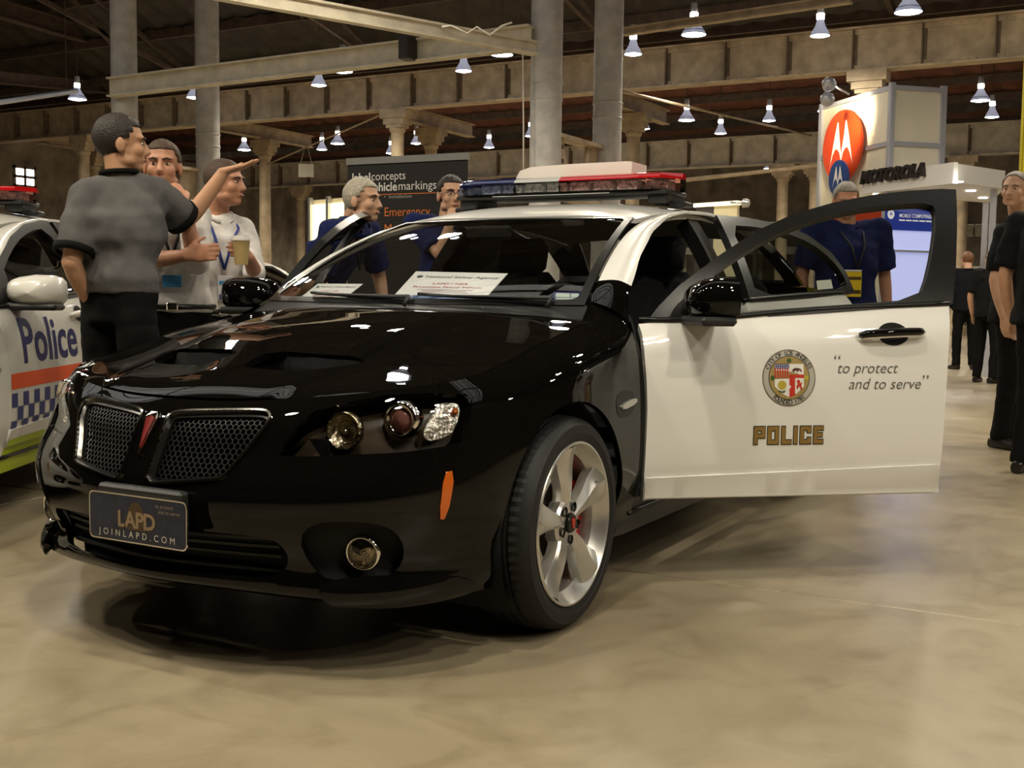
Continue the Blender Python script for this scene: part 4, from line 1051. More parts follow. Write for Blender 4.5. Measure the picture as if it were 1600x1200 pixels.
# bright window in the left wall
wd = empty('window_1', (XW0+.02, 0, 0)); wd['kind'] = 'structure'
P = [on_plane(x, y, (XW0+.03, 0, 0), (1, 0, 0)) for x, y in ((22, 291), (54, 291), (54, 262), (22, 262))]
yc = sum(p[1] for p in P)/4; zc_ = sum(p[2] for p in P)/4; wy = abs(P[1][1]-P[0][1])/2; wz = abs(P[2][2]-P[1][2])/2
for i in range(2):
    for j in range(2):
        mb = MB(); mb.box((.02, yc+(i-.5)*wy, zc_+(j-.5)*wz), (.02, wy*.86, wz*.86)); mb.build('window_pane', mat('daylight_pane', (.8, .9, 1), .3, emit=(.80, .88, 1.0), es=6.0), wd)
mb = MB()
for i in (-1, 0, 1): mb.box((.03, yc+i*wy, zc_), (.06, .10, wz*2+.1)); mb.box((.03, yc, zc_+i*wz), (.06, wy*2+.1, .10))
mb.build('window_frame', M_IRON, wd)
# ---- high-bay lamps
M_GLOW = mat('lamp_glow', (1, 1, 1), .4, emit=(1.0, .96, .90), es=26.0)
M_SHADE = mat('lamp_shade', (.5, .5, .56), .3, .3, emit=(.72, .76, 1.0), es=.22)
M_BALLAST = mat('lamp_ballast', (.35, .35, .36), .4, .5)
def lamp_proto(wide, rod):
    e = empty('pendant_lamp'); e['category'] = 'lamp'
    r = .235 if wide else .185; h = .30
    mb = MB(); mb.lathe([(.0, h+.30), (.065, h+.30), (.07, h+.14), (.045, h+.10), (.0, h+.10)], 16); mb.build('ballast', M_BALLAST, e, True, R(40))
    mb = MB(); mb.lathe([(.045, h+.10), (.06, h+.02), (r*.50, h-.10), (r*.82, .10), (r, .02), (r-.012, .02), (r*.80, .10), (r*.48, h-.10), (.05, h)], 24); mb.build('shade', M_SHADE, e, True, R(50))
    mb = MB(); mb.lathe([(0, .0), (r*.5, .004), (r*.93, .028)], 24); mb.build('glowing_lens', M_GLOW, e, True)
    if wide: mb = MB(); mb.lathe([(r*.62, .115), (r*.86, .10), (r*.88, .085)], 24); mb.build('glass_ring', M_LENS, e, True)
    mb = MB(); mb.lathe([(.05, h+.01), (.072, h+.03), (.074, h+.12), (.045, h+.135)], 14); mb.build('lit_neck', M_GLOW, e, True)
    mb = MB(); mb.tube([(0, 0, h+.30), (0, 0, rod)], .010, 6); mb.build('suspension_rod', M_IROND, e)
    return e
def copy_tree(o, parent=None):
    c = o.copy(); COL.objects.link(c); c.parent = parent
    for ch in list(o.children): copy_tree(ch, c)
    return c
LROWS = [('near wide-shaded row', 17.3, [-21.65, -17.3, -13.19, -9.15, -5.05, -1.22, 2.9, 7.0], True), ('near bell-shaded row', 18.4, [-18.7, -14.72, -10.73, -6.73, -2.98, 1.0, 5.0], False),
    ('far wide-shaded row', 27.0, [-24.8, -20.78, -16.92, -14.15+1.2, -8.74, -4.9, -1.17], True), ('far bell-shaded row', 28.0, [-22.22, -18.36, -14.15, -10.42, -6.71, 1.5], False), ('farthest bell-shaded row', 29.8, [-20.62, -16.67, -12.7, -8.70, -4.9, -1.2], False),
    ('row above the cars', 7.3, [-17.2, -13.2, -9.2, -5.2, -1.2, 2.8, 6.8, 10.8], True), ('second row above the cars', 8.6, [-14.9, -10.9, -6.9, -2.9, 1.1, 5.1, 9.1], False),
    ('row above the camera', -2.7, [-13.2, -9.2, -5.2, -1.2, 2.8, 6.8, 10.8], True), ('row behind the camera', -1.5, [-10.9, -6.9, -2.9, 1.1, 5.1, 9.1], False), ('added fill row before the back wall', 39.5, [-28.0, -22.0, -16.0, -10.0, -4.0, 2.0, 8.0], True)]  # row nearest the back wall is added to brighten the far bays
def roof_z(y):
    for y0, z0, y1, z1 in ((20.4, 6.75, 7.0, 12.2), (7.0, 12.2, -24.2, 6.5), (20.4, 6.9, 27.0, 7.9), (27.0, 7.9, 33.2, 6.9), (33.2, 6.6, 47.2, 7.6)):
        if min(y0, y1) <= y <= max(y0, y1): return z0+(z1-z0)*(y-y0)/(y1-y0)
for lab, y, xs2, wide in LROWS:
    proto = lamp_proto(wide, roof_z(y)-5.9+.02)
    for k, x in enumerate(xs2):
        o = proto if k == 0 else copy_tree(proto)
        o.location = (x, y, 5.9)
        tag(o, 'lit pendant lamp, %s from the left in the %s' % (ORD[k], lab), 'lamp', 'high-bay pendant lamps')
        if y < 10 or k % 2 == 0:
            l = bpy.data.lights.new('lamp_light', 'SPOT'); l.energy = LAMP_W*(1.0 if y < 10 else 1.8); l.color = (1.0, .90, .71); l.spot_size = R(155); l.spot_blend = .6; l.shadow_soft_size = .16
            q = bpy.data.objects.new('lamp_light', l); COL.objects.link(q); q.location = (x, y, 5.86)
# ---- long rooflight beside the ridge above the cars, crossed by glazing bars
sk = empty('window_2', (0, 0, 0)); sk['kind'] = 'structure'
for i in range(9):
    x0 = -26+4.6*i; y0, y1 = 6.3, 2.8
    mb = MB(); mb._add([(x0+.15, y0, roof_z(y0)-.10), (x0+4.45, y0, roof_z(y0)-.10), (x0+4.45, y1, roof_z(y1)-.10), (x0+.15, y1, roof_z(y1)-.10)], [(0, 1, 2, 3)]); mb.build('rooflight_pane', mat('rooflight', (.7, .7, .7), .5, emit=(.92, .92, .90), es=.6), sk)
    for t in (.33, .66): mb = MB(); yy = y0+(y1-y0)*t; mb.box((x0+2.3, yy, roof_z(yy)-.14), (4.4, .08, .10)); mb.build('glazing_bar', M_IROND, sk)
# ---------------------------------------------------------------- outlines shared by the cars
_xfd = rotz_xf(DOOR_HINGE['front'], R(50))
d_px = Inv(BELT, lambda P: proj(_xfd(P)), b_side(.3, .6)[0], b_side(2.0, .6)[0])
sd_px = Inv(SIDE, lambda P: proj(_xfd(P)), .35, 2.1, .9, 1.5)
D_EDGE = d_px.many([(1003, 782), (1005, 740), (1008, 690), (1010, 640), (1009, 600), (1006, 560), (1001, 520)])
D_REAR = d_px.many([(1467, 770), (1469, 728), (1475, 660), (1481, 560), (1487, 476)])
F_OPEN = sd_px.many([(1003, 512), (1028, 480), (1060, 447), (1120, 402), (1180, 362), (1240, 335), (1300, 318), (1360, 306), (1420, 299), (1470, 296), (1493, 297), (1494, 380), (1488, 474), (1300, 488), (1150, 500)])
P_OPEN = smooth_poly(sd_px.many([(1045, 494), (1062, 470), (1100, 440), (1150, 404), (1200, 373), (1260, 347), (1330, 328), (1400, 320), (1455, 318), (1463, 335), (1452, 420), (1436, 468), (1300, 478), (1150, 488)]), 1)
OPENING = [(.574, .957), (.597, 1.014), (.685, 1.083), (.9, 1.208), (1.166, 1.316), (1.43, 1.391), (1.674, 1.425), (2.0, 1.436), (2.4, 1.420), (2.70, 1.378), (2.95, 1.31)]
F_SHUT = OPENING[:6]+[(1.70, 1.428), (1.80, 1.43), (1.78, 1.20), (1.74, 1.02), (1.4, 1.0), (1.0, .975), (.62, .955)]
P_SHUT = smooth_poly([(.64, 1.0), (.72, 1.065), (.92, 1.18), (1.18, 1.285), (1.45, 1.358), (1.68, 1.385), (1.70, 1.20), (1.67, 1.04), (1.3, 1.015), (.95, .995)], 1)
SAIL = [(.60, .97), (.66, 1.045), (.76, 1.11), (.86, 1.165), (.80, 1.0), (.79, .975)]
R_FRAME = [(1.80, 1.03), (1.82, 1.20), (1.86, 1.432), (2.1, 1.434), (2.4, 1.418), (2.66, 1.375), (2.84, 1.29), (2.92, 1.19), (2.93, 1.085), (2.4, 1.055)]
R_PANE = smooth_poly([(1.87, 1.06), (1.89, 1.20), (1.92, 1.385), (2.12, 1.392), (2.40, 1.376), (2.63, 1.335), (2.79, 1.26), (2.86, 1.18), (2.86, 1.11), (2.4, 1.085)], 1)
BASE = dict(door_edge=D_EDGE, door_rear=D_REAR, frame_open=F_OPEN, pane_open=P_OPEN, frame_shut=F_SHUT, pane_shut=P_SHUT, sail=SAIL, rear_frame=R_FRAME, rear_pane=R_PANE, opening=OPENING)
MAIN = build_car('police_car', dict(BASE, front=M_BLACK, door=M_WHITE, roof=M_WHITE, trunk=M_BLACK, open={('front', 1): R(50), ('front', -1): R(28), ('rear', 1): R(14)}, white_t=.075, steer=0, mirror=M_BLACK))
tag(MAIN, 'black and white police sedan with its front doors open and a light bar', 'car')
C2_POS = (-2.56, -.72, 0); C2_ROT = R(30.5)
# ================================================================ markings on the near door, number plate, light bar, papers
from mathutils.geometry import tessellate_polygon
def kids(o, nm): return [c for c in o.children if c.name.split('.')[0] == nm]
def find_door(root, which, side):
    for c in kids(root, which+'_door'):
        xs = [v.co.x for v in c.data.vertices]
        if (sum(xs)/len(xs))*side > 0: return c
def poly_obj(name, pts, m, parent, fn, h=0.0, res=None):
    pts = dens(pts, res) if res else pts
    t = tessellate_polygon([[Vector((p[0], p[1], 0)) for p in pts]])
    V = fn(np.array([(p[0], p[1], h) for p in pts])); P = np.array(pts)
    F = []
    for a, b, c in t:
        cr = (P[b][0]-P[a][0])*(P[c][1]-P[a][1])-(P[b][1]-P[a][1])*(P[c][0]-P[a][0]); F.append((a, b, c) if cr > 0 else (a, c, b))
    return mobj(name, V, F, m, parent)
def disc_pts(r, n=48, c=(0, 0)): return [(c[0]+r*math.cos(2*PI*i/n), c[1]+r*math.sin(2*PI*i/n)) for i in range(n)]
def merged_text(name, items, m, parent, fn):      # several strings into one printed marking: (text, x, y, kwargs, rotation)
    V = []; F = []
    for body, x, y, kw, rot in items:
        v, f = text_mesh(body, **kw)
        if not len(v): continue
        c, s = math.cos(rot), math.sin(rot); b = len(V)
        V += [(x+c*p[0]-s*p[1], y+s*p[0]+c*p[1], p[2]) for p in v]; F += [tuple(b+i for i in q) for q in f]
    V, F = refine(V, F, .03)
    return mobj(name, fn(np.array(V)), F, m, parent)
DOOR = find_door(MAIN, 'front', 1)
decal = side_decal(_xfd, .0015)
def at(y0, z0, k=1.0): return lambda V: decal(np.stack([y0+V[:, 0]*k, z0+V[:, 1]*k, V[:, 2]], 1))
# --- city seal
K = {n: mat('print_'+n, c, .45) for n, c in dict(black=(.02, .018, .015), grey=(.42, .40, .35), cream=(.55, .53, .46), rope=(.16, .12, .075), gold=(.33, .24, .08), navy=(.02, .03, .16), red=(.50, .03, .015), white=(.75, .73, .68), brown=(.09, .03, .02), green=(.05, .10, .02), yellow=(.45, .36, .04), bronze=(.24, .145, .035), orange=(.75, .09, .015), lime=(.50, .62, .015), teal=(.05, .30, .36)).items()}
SY, SZ = 1.091, .766
sf = at(SY, SZ)
poly_obj('seal_rope_edge', disc_pts(.102, 64), K['rope'], DOOR, sf, .0000, .02)
poly_obj('seal_band', disc_pts(.0985, 64), K['grey'], DOOR, sf, .0005, .02)
poly_obj('seal_bead_ring', disc_pts(.079, 64), K['black'], DOOR, sf, .0010, .02)
poly_obj('seal_field', disc_pts(.0765, 64), K['gold'], DOOR, sf, .0015, .02)
arc_t = []
for txt, a0, a1, out in (('CITY OF LOS ANGELES', 158, 22, 1), ('FOUNDED 1781', 228, 312, -1)):
    n = len(txt)
    for i, ch in enumerate(txt):
        if ch == ' ': continue
        a = R(a0+(a1-a0)*(i+.5)/n); arc_t.append((ch, .0888*math.cos(a), .0888*math.sin(a), dict(size=.021, bold=.0002), a-PI/2 if out > 0 else a+PI/2))
for part_ in (arc_t[:16], arc_t[16:]): merged_text('seal_lettering', [(c, x, y, dict(size=.0235), r) for c, x, y, k, r in part_], K['black'], DOOR, lambda V: sf(V+[0, 0, .002]))
sh = lambda pts, m, h, nm='seal_quarter': poly_obj(nm, pts, m, DOOR, sf, h)
sh([(-.056, .050), (.056, .050), (.056, -.030), (.03, -.055), (0, -.070), (-.03, -.055), (-.056, -.030)][::-1], K['white'], .0021, 'seal_shield')
sh([(-.056, .050), (0, .050), (0, .034), (-.056, .034)][::-1], K['navy'], .0026)
for i in range(6): sh([(-.056+i*.0095, .034), (-.051+i*.0095, .034), (-.051+i*.0095, 0), (-.056+i*.0095, 0)][::-1], K['red'], .0026, 'seal_stripe')
for i in range(7):
    for j in range(2): sh(disc_pts(.0022, 6, (-.052+i*.0078, .0385+j*.007)), K['white'], .0030, 'seal_star')
sh([(0, .012), (.056, .012), (.056, 0), (.022, 0), (.022, -.062), (0, -.070)][::-1], K['red'], .0026)
sh([(.010, .026), (.016, .033), (.024, .036), (.036, .035), (.046, .031), (.048, .022), (.044, .022), (.042, .027), (.036, .027), (.034, .021), (.030, .021), (.028, .027), (.022, .026), (.020, .021), (.016, .022)][::-1], K['brown'], .0027, 'seal_bear')
sh([(.028, -.010), (.036, -.006), (.042, -.012), (.040, -.020), (.050, -.014), (.046, -.028), (.050, -.044), (.042, -.040), (.038, -.030), (.030, -.042), (.026, -.030), (.032, -.024)][::-1], K['red'], .0027, 'seal_lion')
sh(disc_pts(.0165, 18, (-.028, -.026)), K['yellow'], .0027, 'seal_eagle'); sh([(-.045, -.042), (-.030, -.048), (-.012, -.044), (-.02, -.054), (-.038, -.052)][::-1], K['green'], .0027, 'seal_cactus')
for cx, cy, m in ((0, .062, 'green'), (-.064, .0, 'green'), (.066, .0, 'yellow')): sh(disc_pts(.009, 10, (cx, cy)), K[m], .0026, 'seal_fruit')
# --- POLICE in block letters, bronze with dark edge
BL = {'P': [(0, 0, .28, 1), (0, .78, .86, 1), (0, .36, .86, .58), (.58, .36, .86, 1)], 'O': [(0, 0, .28, 1), (.58, 0, .86, 1), (0, 0, .86, .22), (0, .78, .86, 1)], 'L': [(0, 0, .28, 1), (0, 0, .76, .22)], 'I': [(0, 0, .28, 1)], 'C': [(0, 0, .28, 1), (0, 0, .84, .22), (0, .78, .84, 1), (.56, 0, .84, .36), (.56, .64, .84, 1)], 'E': [(0, 0, .28, 1), (0, 0, .76, .22), (0, .78, .76, 1), (0, .39, .70, .61)]}
H = .0635; x = .425+.535; zb0 = .527
for ch, adv in zip('POLICE', (1.06, 1.08, .94, .50, 1.05, .9)):
    for grow_, m, h in ((.05, 'black', 0.0), (0, 'bronze', .0012)):
        V = []; F = []
        for a, b, c, d in BL[ch]:
            k = len(V); V += [(x+(a-grow_)*H*.78, zb0+(b-grow_)*H, h), (x+(c+grow_)*H*.78, zb0+(b-grow_)*H, h), (x+(c+grow_)*H*.78, zb0+(d+grow_)*H, h), (x+(a-grow_)*H*.78, zb0+(d+grow_)*H, h)]; F.append((k, k+1, k+2, k+3))
        mobj('police_letter', decal(np.array(V)), F, K[m], DOOR)
    x += adv*H*.78
for it_ in [('\u201c', 1.252, .822, dict(size=.075, shear=.3, align='LEFT', bold=-.0006), 0), ('to protect', 1.275, .800, dict(size=.057, shear=.3, align='LEFT', bold=-.0003), 0), ('and to serve', 1.320, .742, dict(size=.057, shear=.3, align='LEFT', bold=-.0003), 0), ('\u201d', 1.600, .746, dict(size=.075, shear=.3, align='LEFT', bold=-.0006), 0)]: merged_text('motto_lettering', [it_], mat('motto_print', (.10, .09, .07), .5), DOOR, lambda V: decal(V*[1, 1, 1]))
# --- number plate
plate = empty('number_plate', parent=MAIN)
PW, PH = .372, .134; pyy = -.985
pc = on_plane(213.5, 812.5, (0, pyy, 0), (0, 1, 0)); pm = lambda V: np.stack([pc[0]+V[:, 0], np.full(len(V), pyy)-V[:, 2], pc[2]+V[:, 1]], 1)
mb = MB(); mb.prism(rrect([(-PW/2, -PH/2), (PW/2, -PH/2), (PW/2, PH/2), (-PW/2, PH/2)], .018), -.004, .0, lambda a, b, h: tuple(pm(np.array([(a, b, h)]))[0])); mb.build('plate_rim', M_CHROME, plate)
poly_obj('plate_face', rrect([(-PW/2+.004, -PH/2+.004), (PW/2-.004, -PH/2+.004), (PW/2-.004, PH/2-.004), (-PW/2+.004, PH/2-.004)], .016), mat('plate_blue', (.010, .016, .040), .35, noise=.4, nscale=30, coat=.3), plate, pm, .001)
poly_obj('plate_badge', [(-.036, -.03), (.036, -.03), (.034, .01), (.022, .035), (.008, .048), (-.012, .048), (-.026, .034), (-.036, .01)], mat('plate_badge_brown', (.075, .045, .02), .5), plate, pm, .0015)
merged_text('plate_lettering', [('LAPD', 0, -.004, dict(size=.062, bold=.002, spacing=.95), 0)], mat('plate_gold', (.30, .21, .12), .45), plate, lambda V: pm(V+[0, 0, .002]))
merged_text('plate_lettering', [('JOINLAPD.COM', 0, -.044, dict(size=.026, spacing=1.75), 0)], mat('plate_white', (.62, .60, .50), .45), plate, lambda V: pm(V+[0, 0, .002]))
merged_text('plate_lettering', [('to protect', .105, .046, dict(size=.016, shear=.2), 0), ('and to serve', .122, .031, dict(size=.016, shear=.2), 0)], mat('plate_pale', (.30, .24, .18), .45), plate, lambda V: pm(V+[0, 0, .002]))
mb = MB(); mb.bbox((pc[0], pyy+.022, pc[2]+.012), (PW*.86, .036, PH+.02), .008); mb.build('plate_bracket', M_PLAST, plate)
# --- light bar
def light_bar(root, half=.588, y=1.78, z=1.535, cols=None):
    lb = empty('light_bar', parent=root)
    mb = MB(); mb.bbox((0, y, z-.008), (half*2-.06, .26, .022), .008); mb.build('tray', M_PLAST, lb)
    for sx in (-1, 1):
        mb = MB(); mb.bbox((sx*.50, y, z-.035), (.10, .22, .05), .012); mb.build('mounting_foot', M_PLAST, lb)
        mb = MB(); mb.bbox((sx*.57, y, z-.062), (.09, .10, .025), .008); mb.build('roof_hook', M_PLAST, lb)
    def sec(x0, x1, z0, z1, d0, d1, m, nm, cap):
        xs = np.linspace(x0, x1, 9); V = []; F = []
        for xx in xs:
            t = max(0, (abs(xx)-(half-.12))/.12); k = math.sqrt(max(0.02, 1-t*t)) if cap else 1.0
            V += [(xx, y-d0*k, z0), (xx, y-(d0+d1)/2*k-.004, (z0+z1)/2), (xx, y-d1*k, z1), (xx, y+d1*k, z1), (xx, y+(d0+d1)/2*k+.004, (z0+z1)/2), (xx, y+d0*k, z0)]
        n = 6
        for i in range(8):
            for j in range(n-1): F.append((i*n+j, i*n+j+1, (i+1)*n+j+1, (i+1)*n+j))
        F.append(tuple(range(n))); F.append(tuple(8*n+j for j in range(n))[::-1])
        return mobj(nm, V, [f[::-1] for f in F], m, lb, True, sharp=R(40))
    for x0, x1, mt, mlow in cols:
        sec(x0, x1, z+.052, z+.078, .150, .118, mt, 'top_cover', True)
        sec(x0, x1, z+.002, z+.052, .145, .150, mlow, 'lens', True)
    led = mat('led_reflector', (.80, .80, .80), .3, .35, noise=.55, nscale=70, bump=1.0, bscale=60)
    n = 9; w = (half*2-.10)/n
    for i in range(n):
        xx = -half+.05+w*(i+.5); ar = abs(xx) > half-.15
        mb = MB(); mb.bbox((xx, y-.01 if ar else y-.075, z+.027), (w*.86, .11, .042), .004); mb.build('led_module', led, lb)
    mb = MB(); mb.bbox((-.02, y-.162, z-.004), (.62, .006, .016), .002); mb.build('number_strip', M_LENS, lb)
    return lb
G_RED = mat('red_dome', (.42, .004, .006), .12, coat=1.0, coat_r=.02); G_BLUE = mat('blue_dome', (.006, .012, .075), .12, coat=1.0, coat_r=.02); G_CLR = mat('clear_dome', (.42, .42, .40), .15, coat=1.0)
L_RED = glass('red_lens_clear', (.90, .62, .60)); L_BLU = glass('blue_lens_clear', (.55, .62, .85)); L_CLR = glass('clear_lens', (.9, .9, .9))
light_bar(MAIN, cols=[(-.588, -.22, G_BLUE, L_BLU), (-.22, .02, G_CLR, L_CLR), (.02, .588, G_RED, L_RED)])
# white slab lying on the bar
pA = on_plane(819, 279, (0, 1.80, 0), (0, 1, 0)); pB = on_plane(998, 279, (0, 1.80, 0), (0, 1, 0)); zt = 1.6135
mb = MB(); L_ = pB[0]-pA[0]; mb.prism([(0, 0), (L_, 0), (L_*1.004, .058), (L_*.96, .061), (L_*.5, .061), (L_*.14, .056), (L_*.04, .040)], -.09, .09, lambda a, b, h: (pA[0]+a, 1.80+h, zt+b))
tag(mb.build('foam_slab', mat('white_foam', (.78, .70, .64), .6)), 'flat white foam slab lying on top of the red and blue light bar', 'foam slab')
# --- registration sticker on the windscreen
w_px = Inv(WS, proj, -1, 1, 0, 1)
def ws_quad(pts, off):
    q = np.array(w_px.many(pts)); P = ws_fn(q[:, 0], q[:, 1]); N = normals_of(WS, q[:, 0], q[:, 1]); return P+N*off
def bil(Q): return lambda V: (Q[0][None]*((1-V[:, 0])*(1-V[:, 1]))[:, None]+Q[1][None]*(V[:, 0]*(1-V[:, 1]))[:, None]+Q[2][None]*(V[:, 0]*V[:, 1])[:, None]+Q[3][None]*((1-V[:, 0])*V[:, 1])[:, None])+np.cross(Q[1]-Q[0], Q[3]-Q[0])[None]/np.linalg.norm(np.cross(Q[1]-Q[0], Q[3]-Q[0]))*V[:, 2:3]
Q = ws_quad([(864, 472), (907, 472), (908, 454), (865, 453)], -.006); bq = bil(Q)
st = poly_obj('windscreen_sticker', [(0, 0), (1, 0), (1, 1), (0, 1)], K['navy'], MAIN, bq, .0)
for a, b, c, d in ((.08, .52, .60, .86), (.64, .52, .92, .86), (.08, .12, .92, .46)): poly_obj('sticker_field', [(a, b), (c, b), (c, d), (a, d)], mat('sticker_pale', (.55, .62, .58), .5), st, bq, .0008)
# --- papers on the dashboard behind the windscreen
M_PAPER = mat('white_paper', (.95, .94, .97), .7)
for pts, lab in (([(597, 467), (744, 468.5), (792, 416), (647, 413)], 'large white agency sheet with red lettering leaning inside the windscreen'), ([(449, 467), (519, 467), (563, 433), (492, 433)], 'small white agency sheet at the far corner inside the windscreen')):
    Q = ws_quad(pts, -.030); f = bil(Q); V = f(np.array([(0, 0, 0), (1, 0, 0), (1, 1, 0), (0, 1, 0), (0, 0, -.002), (1, 0, -.002), (1, 1, -.002), (0, 1, -.002)], float))
    p = mobj('paper_sign', V, [(0, 1, 2, 3), (7, 6, 5, 4), (0, 4, 5, 1), (1, 5, 6, 2), (2, 6, 7, 3), (3, 7, 4, 0)], M_PAPER); tag(p, lab, 'paper sign')
    pf = lambda x, y, sx=1.0, sy=1.0: (lambda V: f(np.stack([x+V[:, 0]*sx, y+V[:, 1]*sy, V[:, 2]*0+.0015], 1)))
    text_obj('heading', 'National Safety Agency', mat('ink_black', (.03, .03, .04), .6), p, pf(.56, .84), size=.085, align='CENTER')
    ring = MB(); poly_obj('logo', disc_pts(.035, 16, (.10, .84)), mat('ink_grey', (.10, .11, .13), .6), p, f, .0015)
    text_obj('red_line', 'LAPD / NSA', mat('ink_red', (.42, .02, .02), .6), p, pf(.5, .64), size=.075)
    text_obj('red_line', 'Prototype Patrol Vehicle', mat('ink_red', (.42, .02, .02), .6), p, pf(.5, .54), size=.075)
    for q, w_ in ((.455, .30), (.415, .24), (.375, .27)): poly_obj('small_print', [(.5-w_, q), (.5+w_, q), (.5+w_, q+.016), (.5-w_, q+.016)], mat('ink_pale', (.50, .36, .36), .6), p, f, .0015)
    poly_obj('photo_strip', [(.20, .06), (.86, .06), (.86, .30), (.20, .30)], mat('photo_blue', (.07, .12, .28), .5, noise=.5, nscale=60), p, f, .0015)
# --- tag on the glass of the near rear door
RD = find_door(MAIN, 'rear', 1); xr = rotz_xf(DOOR_HINGE['rear'], R(14)); r_px = Inv(SIDE, lambda P: proj(xr(P)), 1.7, 3.2, .95, 1.45)
panel('glass_tag', SIDE, r_px.many([(1277, 453), (1301, 451), (1298, 437), (1275, 439)]), mat('tag_pale', (.62, .64, .55), .5), RD, res=.05, thick=0, off=.002, xf=xr)
# ================================================================ the other police cars
M_WHITE2 = mat('white_paint_second', (.68, .66, .60), .3, coat=.8, coat_r=.03)
C2 = build_car('police_car', dict(BASE, front=M_WHITE2, door=M_WHITE2, roof=M_WHITE2, trunk=M_WHITE2, quarter=M_WHITE2, open={}, mirror=M_WHITE2, white_c=True, emblem=False, drive_side=-1, handle_body=True, sill=K['lime']))
C2.location = C2_POS; C2.rotation_euler = (0, 0, C2_ROT)
tag(C2, 'white police sedan with blue chequers, orange stripe and yellow sill at the left edge', 'car')
c_, s_ = math.cos(C2_ROT), math.sin(C2_ROT)
def T2(P): P = np.asarray(P, float); return np.stack([C2_POS[0]+c_*P[:, 0]-s_*P[:, 1], C2_POS[1]+s_*P[:, 0]+c_*P[:, 1], P[:, 2]], 1)
c2 = Inv(BELT, lambda P: proj(T2(P)), b_side(.2, .6)[0], b_side(2.6, .6)[0])
def yz2(px, py):
    u, v = c2(px, py); P = BELT([u], [v])[0]; return P[1], P[2]
d2 = side_decal(None, .0012)
D2 = find_door(C2, 'front', 1); RD2 = find_door(C2, 'rear', 1)
zs_ = [yz2(70, y)[1] for y in (572, 598, 603, 622, 640, 660, 662, 694)]
def band(y0, y1, z0, z1, m, par, nm, h=0.0):
    n = max(2, int((y1-y0)/.05)); ys = np.linspace(y0, y1, n+1); k = 3; V = []; F = []
    for y in ys: V += [(y, z0+(z1-z0)*j/k, h) for j in range(k+1)]
    for i in range(n):
        for j in range(k): a = i*(k+1)+j; F.append((a, a+k+1, a+k+2, a+1))
    return mobj(nm, d2(np.array(V)), F, m, par, True)
zo0, zo1 = yz2(70, 599)[1], yz2(70, 576)[1]; zc0, zc1 = yz2(70, 664)[1], yz2(70, 605)[1]; zy0, zy1 = .335, yz2(70, 668)[1]
sq = (zc1-zc0)/3
for y0, y1, par in ((.57, 1.705, D2), (1.74, 2.60, RD2)):
    band(y0, y1, zo0, zo1, K['orange'], par, 'orange_stripe'); band(y0, y1-(.0 if par is D2 else .1), zy0, zy1, K['lime'], par, 'yellow_band', .0105)
    y = .57; i = 0
    while y < y1:
        for j in range(3):
            if (i+j) % 2 == 0 and y >= y0-.001: band(max(y, y0), min(y+sq, y1), zc0+j*sq, zc0+(j+1)*sq, K['navy'], par, 'chequer_square', .0006)
        y += sq; i += 1
ya, za = yz2(36, 566); yb, zb_ = yz2(40, 530)
text_obj('police_lettering', 'Police', mat('navy_letter', (.014, .014, .10), .45), D2, lambda V: d2(np.stack([ya+V[:, 0], za+V[:, 1], V[:, 2]+.0006], 1)), size=(zb_-za)/.72*2.0, bold=.006, fine=.04, align='LEFT', yalign='BOTTOM_BASELINE')
light_bar(C2, cols=[(-.588, 0, G_BLUE, L_BLU), (0, .588, G_RED, L_RED)])
C3 = copy_tree(C2); C3.location = (-6.3, 6.9, 0); C3.rotation_euler = (0, 0, R(64)); tag(C3, 'white police sedan parked farther back behind the man with the cup', 'car')
# ================================================================ people
def loft(mb, rings, n=20, power=2.0):     # rings: (centre, x-axis*half, y-axis*half)
    vs = []; fs = []
    for c, a, b in rings:
        c, a, b = np.array(c, float), np.array(a, float), np.array(b, float)
        for j in range(n):
            t = 2*PI*j/n; ct, st = math.cos(t), math.sin(t); e = 2/power
            vs.append(c+a*math.copysign(abs(ct)**e, ct)+b*math.copysign(abs(st)**e, st))
    for i in range(len(rings)-1):
        for j in range(n): fs.append((i*n+j, i*n+(j+1) % n, (i+1)*n+(j+1) % n, (i+1)*n+j))
    fs.append(tuple(range(n))[::-1]); fs.append(tuple((len(rings)-1)*n+j for j in range(n)))
    mb._add(vs, fs)
def ball(mb, c, r, M=None, n=14):
    k = 9; pr_ = [(math.sin(PI*i/(k-1)), -math.cos(PI*i/(k-1))) for i in range(k)]; pr_[0] = (.001, -1); pr_[-1] = (.001, 1)
    vs = []; fs = []
    for a, z in pr_:
        for j in range(n):
            t = 2*PI*j/n; p = np.array((a*math.cos(t)*r[0], a*math.sin(t)*r[1], z*r[2])); vs.append((np.array(M) @ p if M is not None else p)+np.array(c))
    for i in range(k-1):
        for j in range(n): fs.append((i*n+j, i*n+(j+1) % n, (i+1)*n+(j+1) % n, (i+1)*n+j))
    fs.append(tuple(range(n))[::-1]); fs.append(tuple((k-1)*n+j for j in range(n)))
    mb._add(vs, fs)
def limb(mb, pts, rad, n=14, sub=4):      # smooth tapering limb through the joints
    P = np.array(pts, float); k = len(P); t = np.linspace(0, k-1, (k-1)*sub+1); b = cubic_basis(np.arange(k)); Q = b(t) @ P if k > 2 else np.array([P[0]+(P[1]-P[0])*x for x in np.linspace(0, 1, sub+1)])
    if k > 2:                              # keep bends near the joints rather than bowing the bones
        L = np.array([P[min(int(x), k-2)]*(1-(x-min(int(x), k-2)))+P[min(int(x), k-2)+1]*(x-min(int(x), k-2)) for x in t]); Q = Q*.35+L*.65
    rr = np.interp(np.linspace(0, 1, len(Q)), np.linspace(0, 1, len(rad)), rad); mb.tube([tuple(q) for q in Q], list(rr), n)
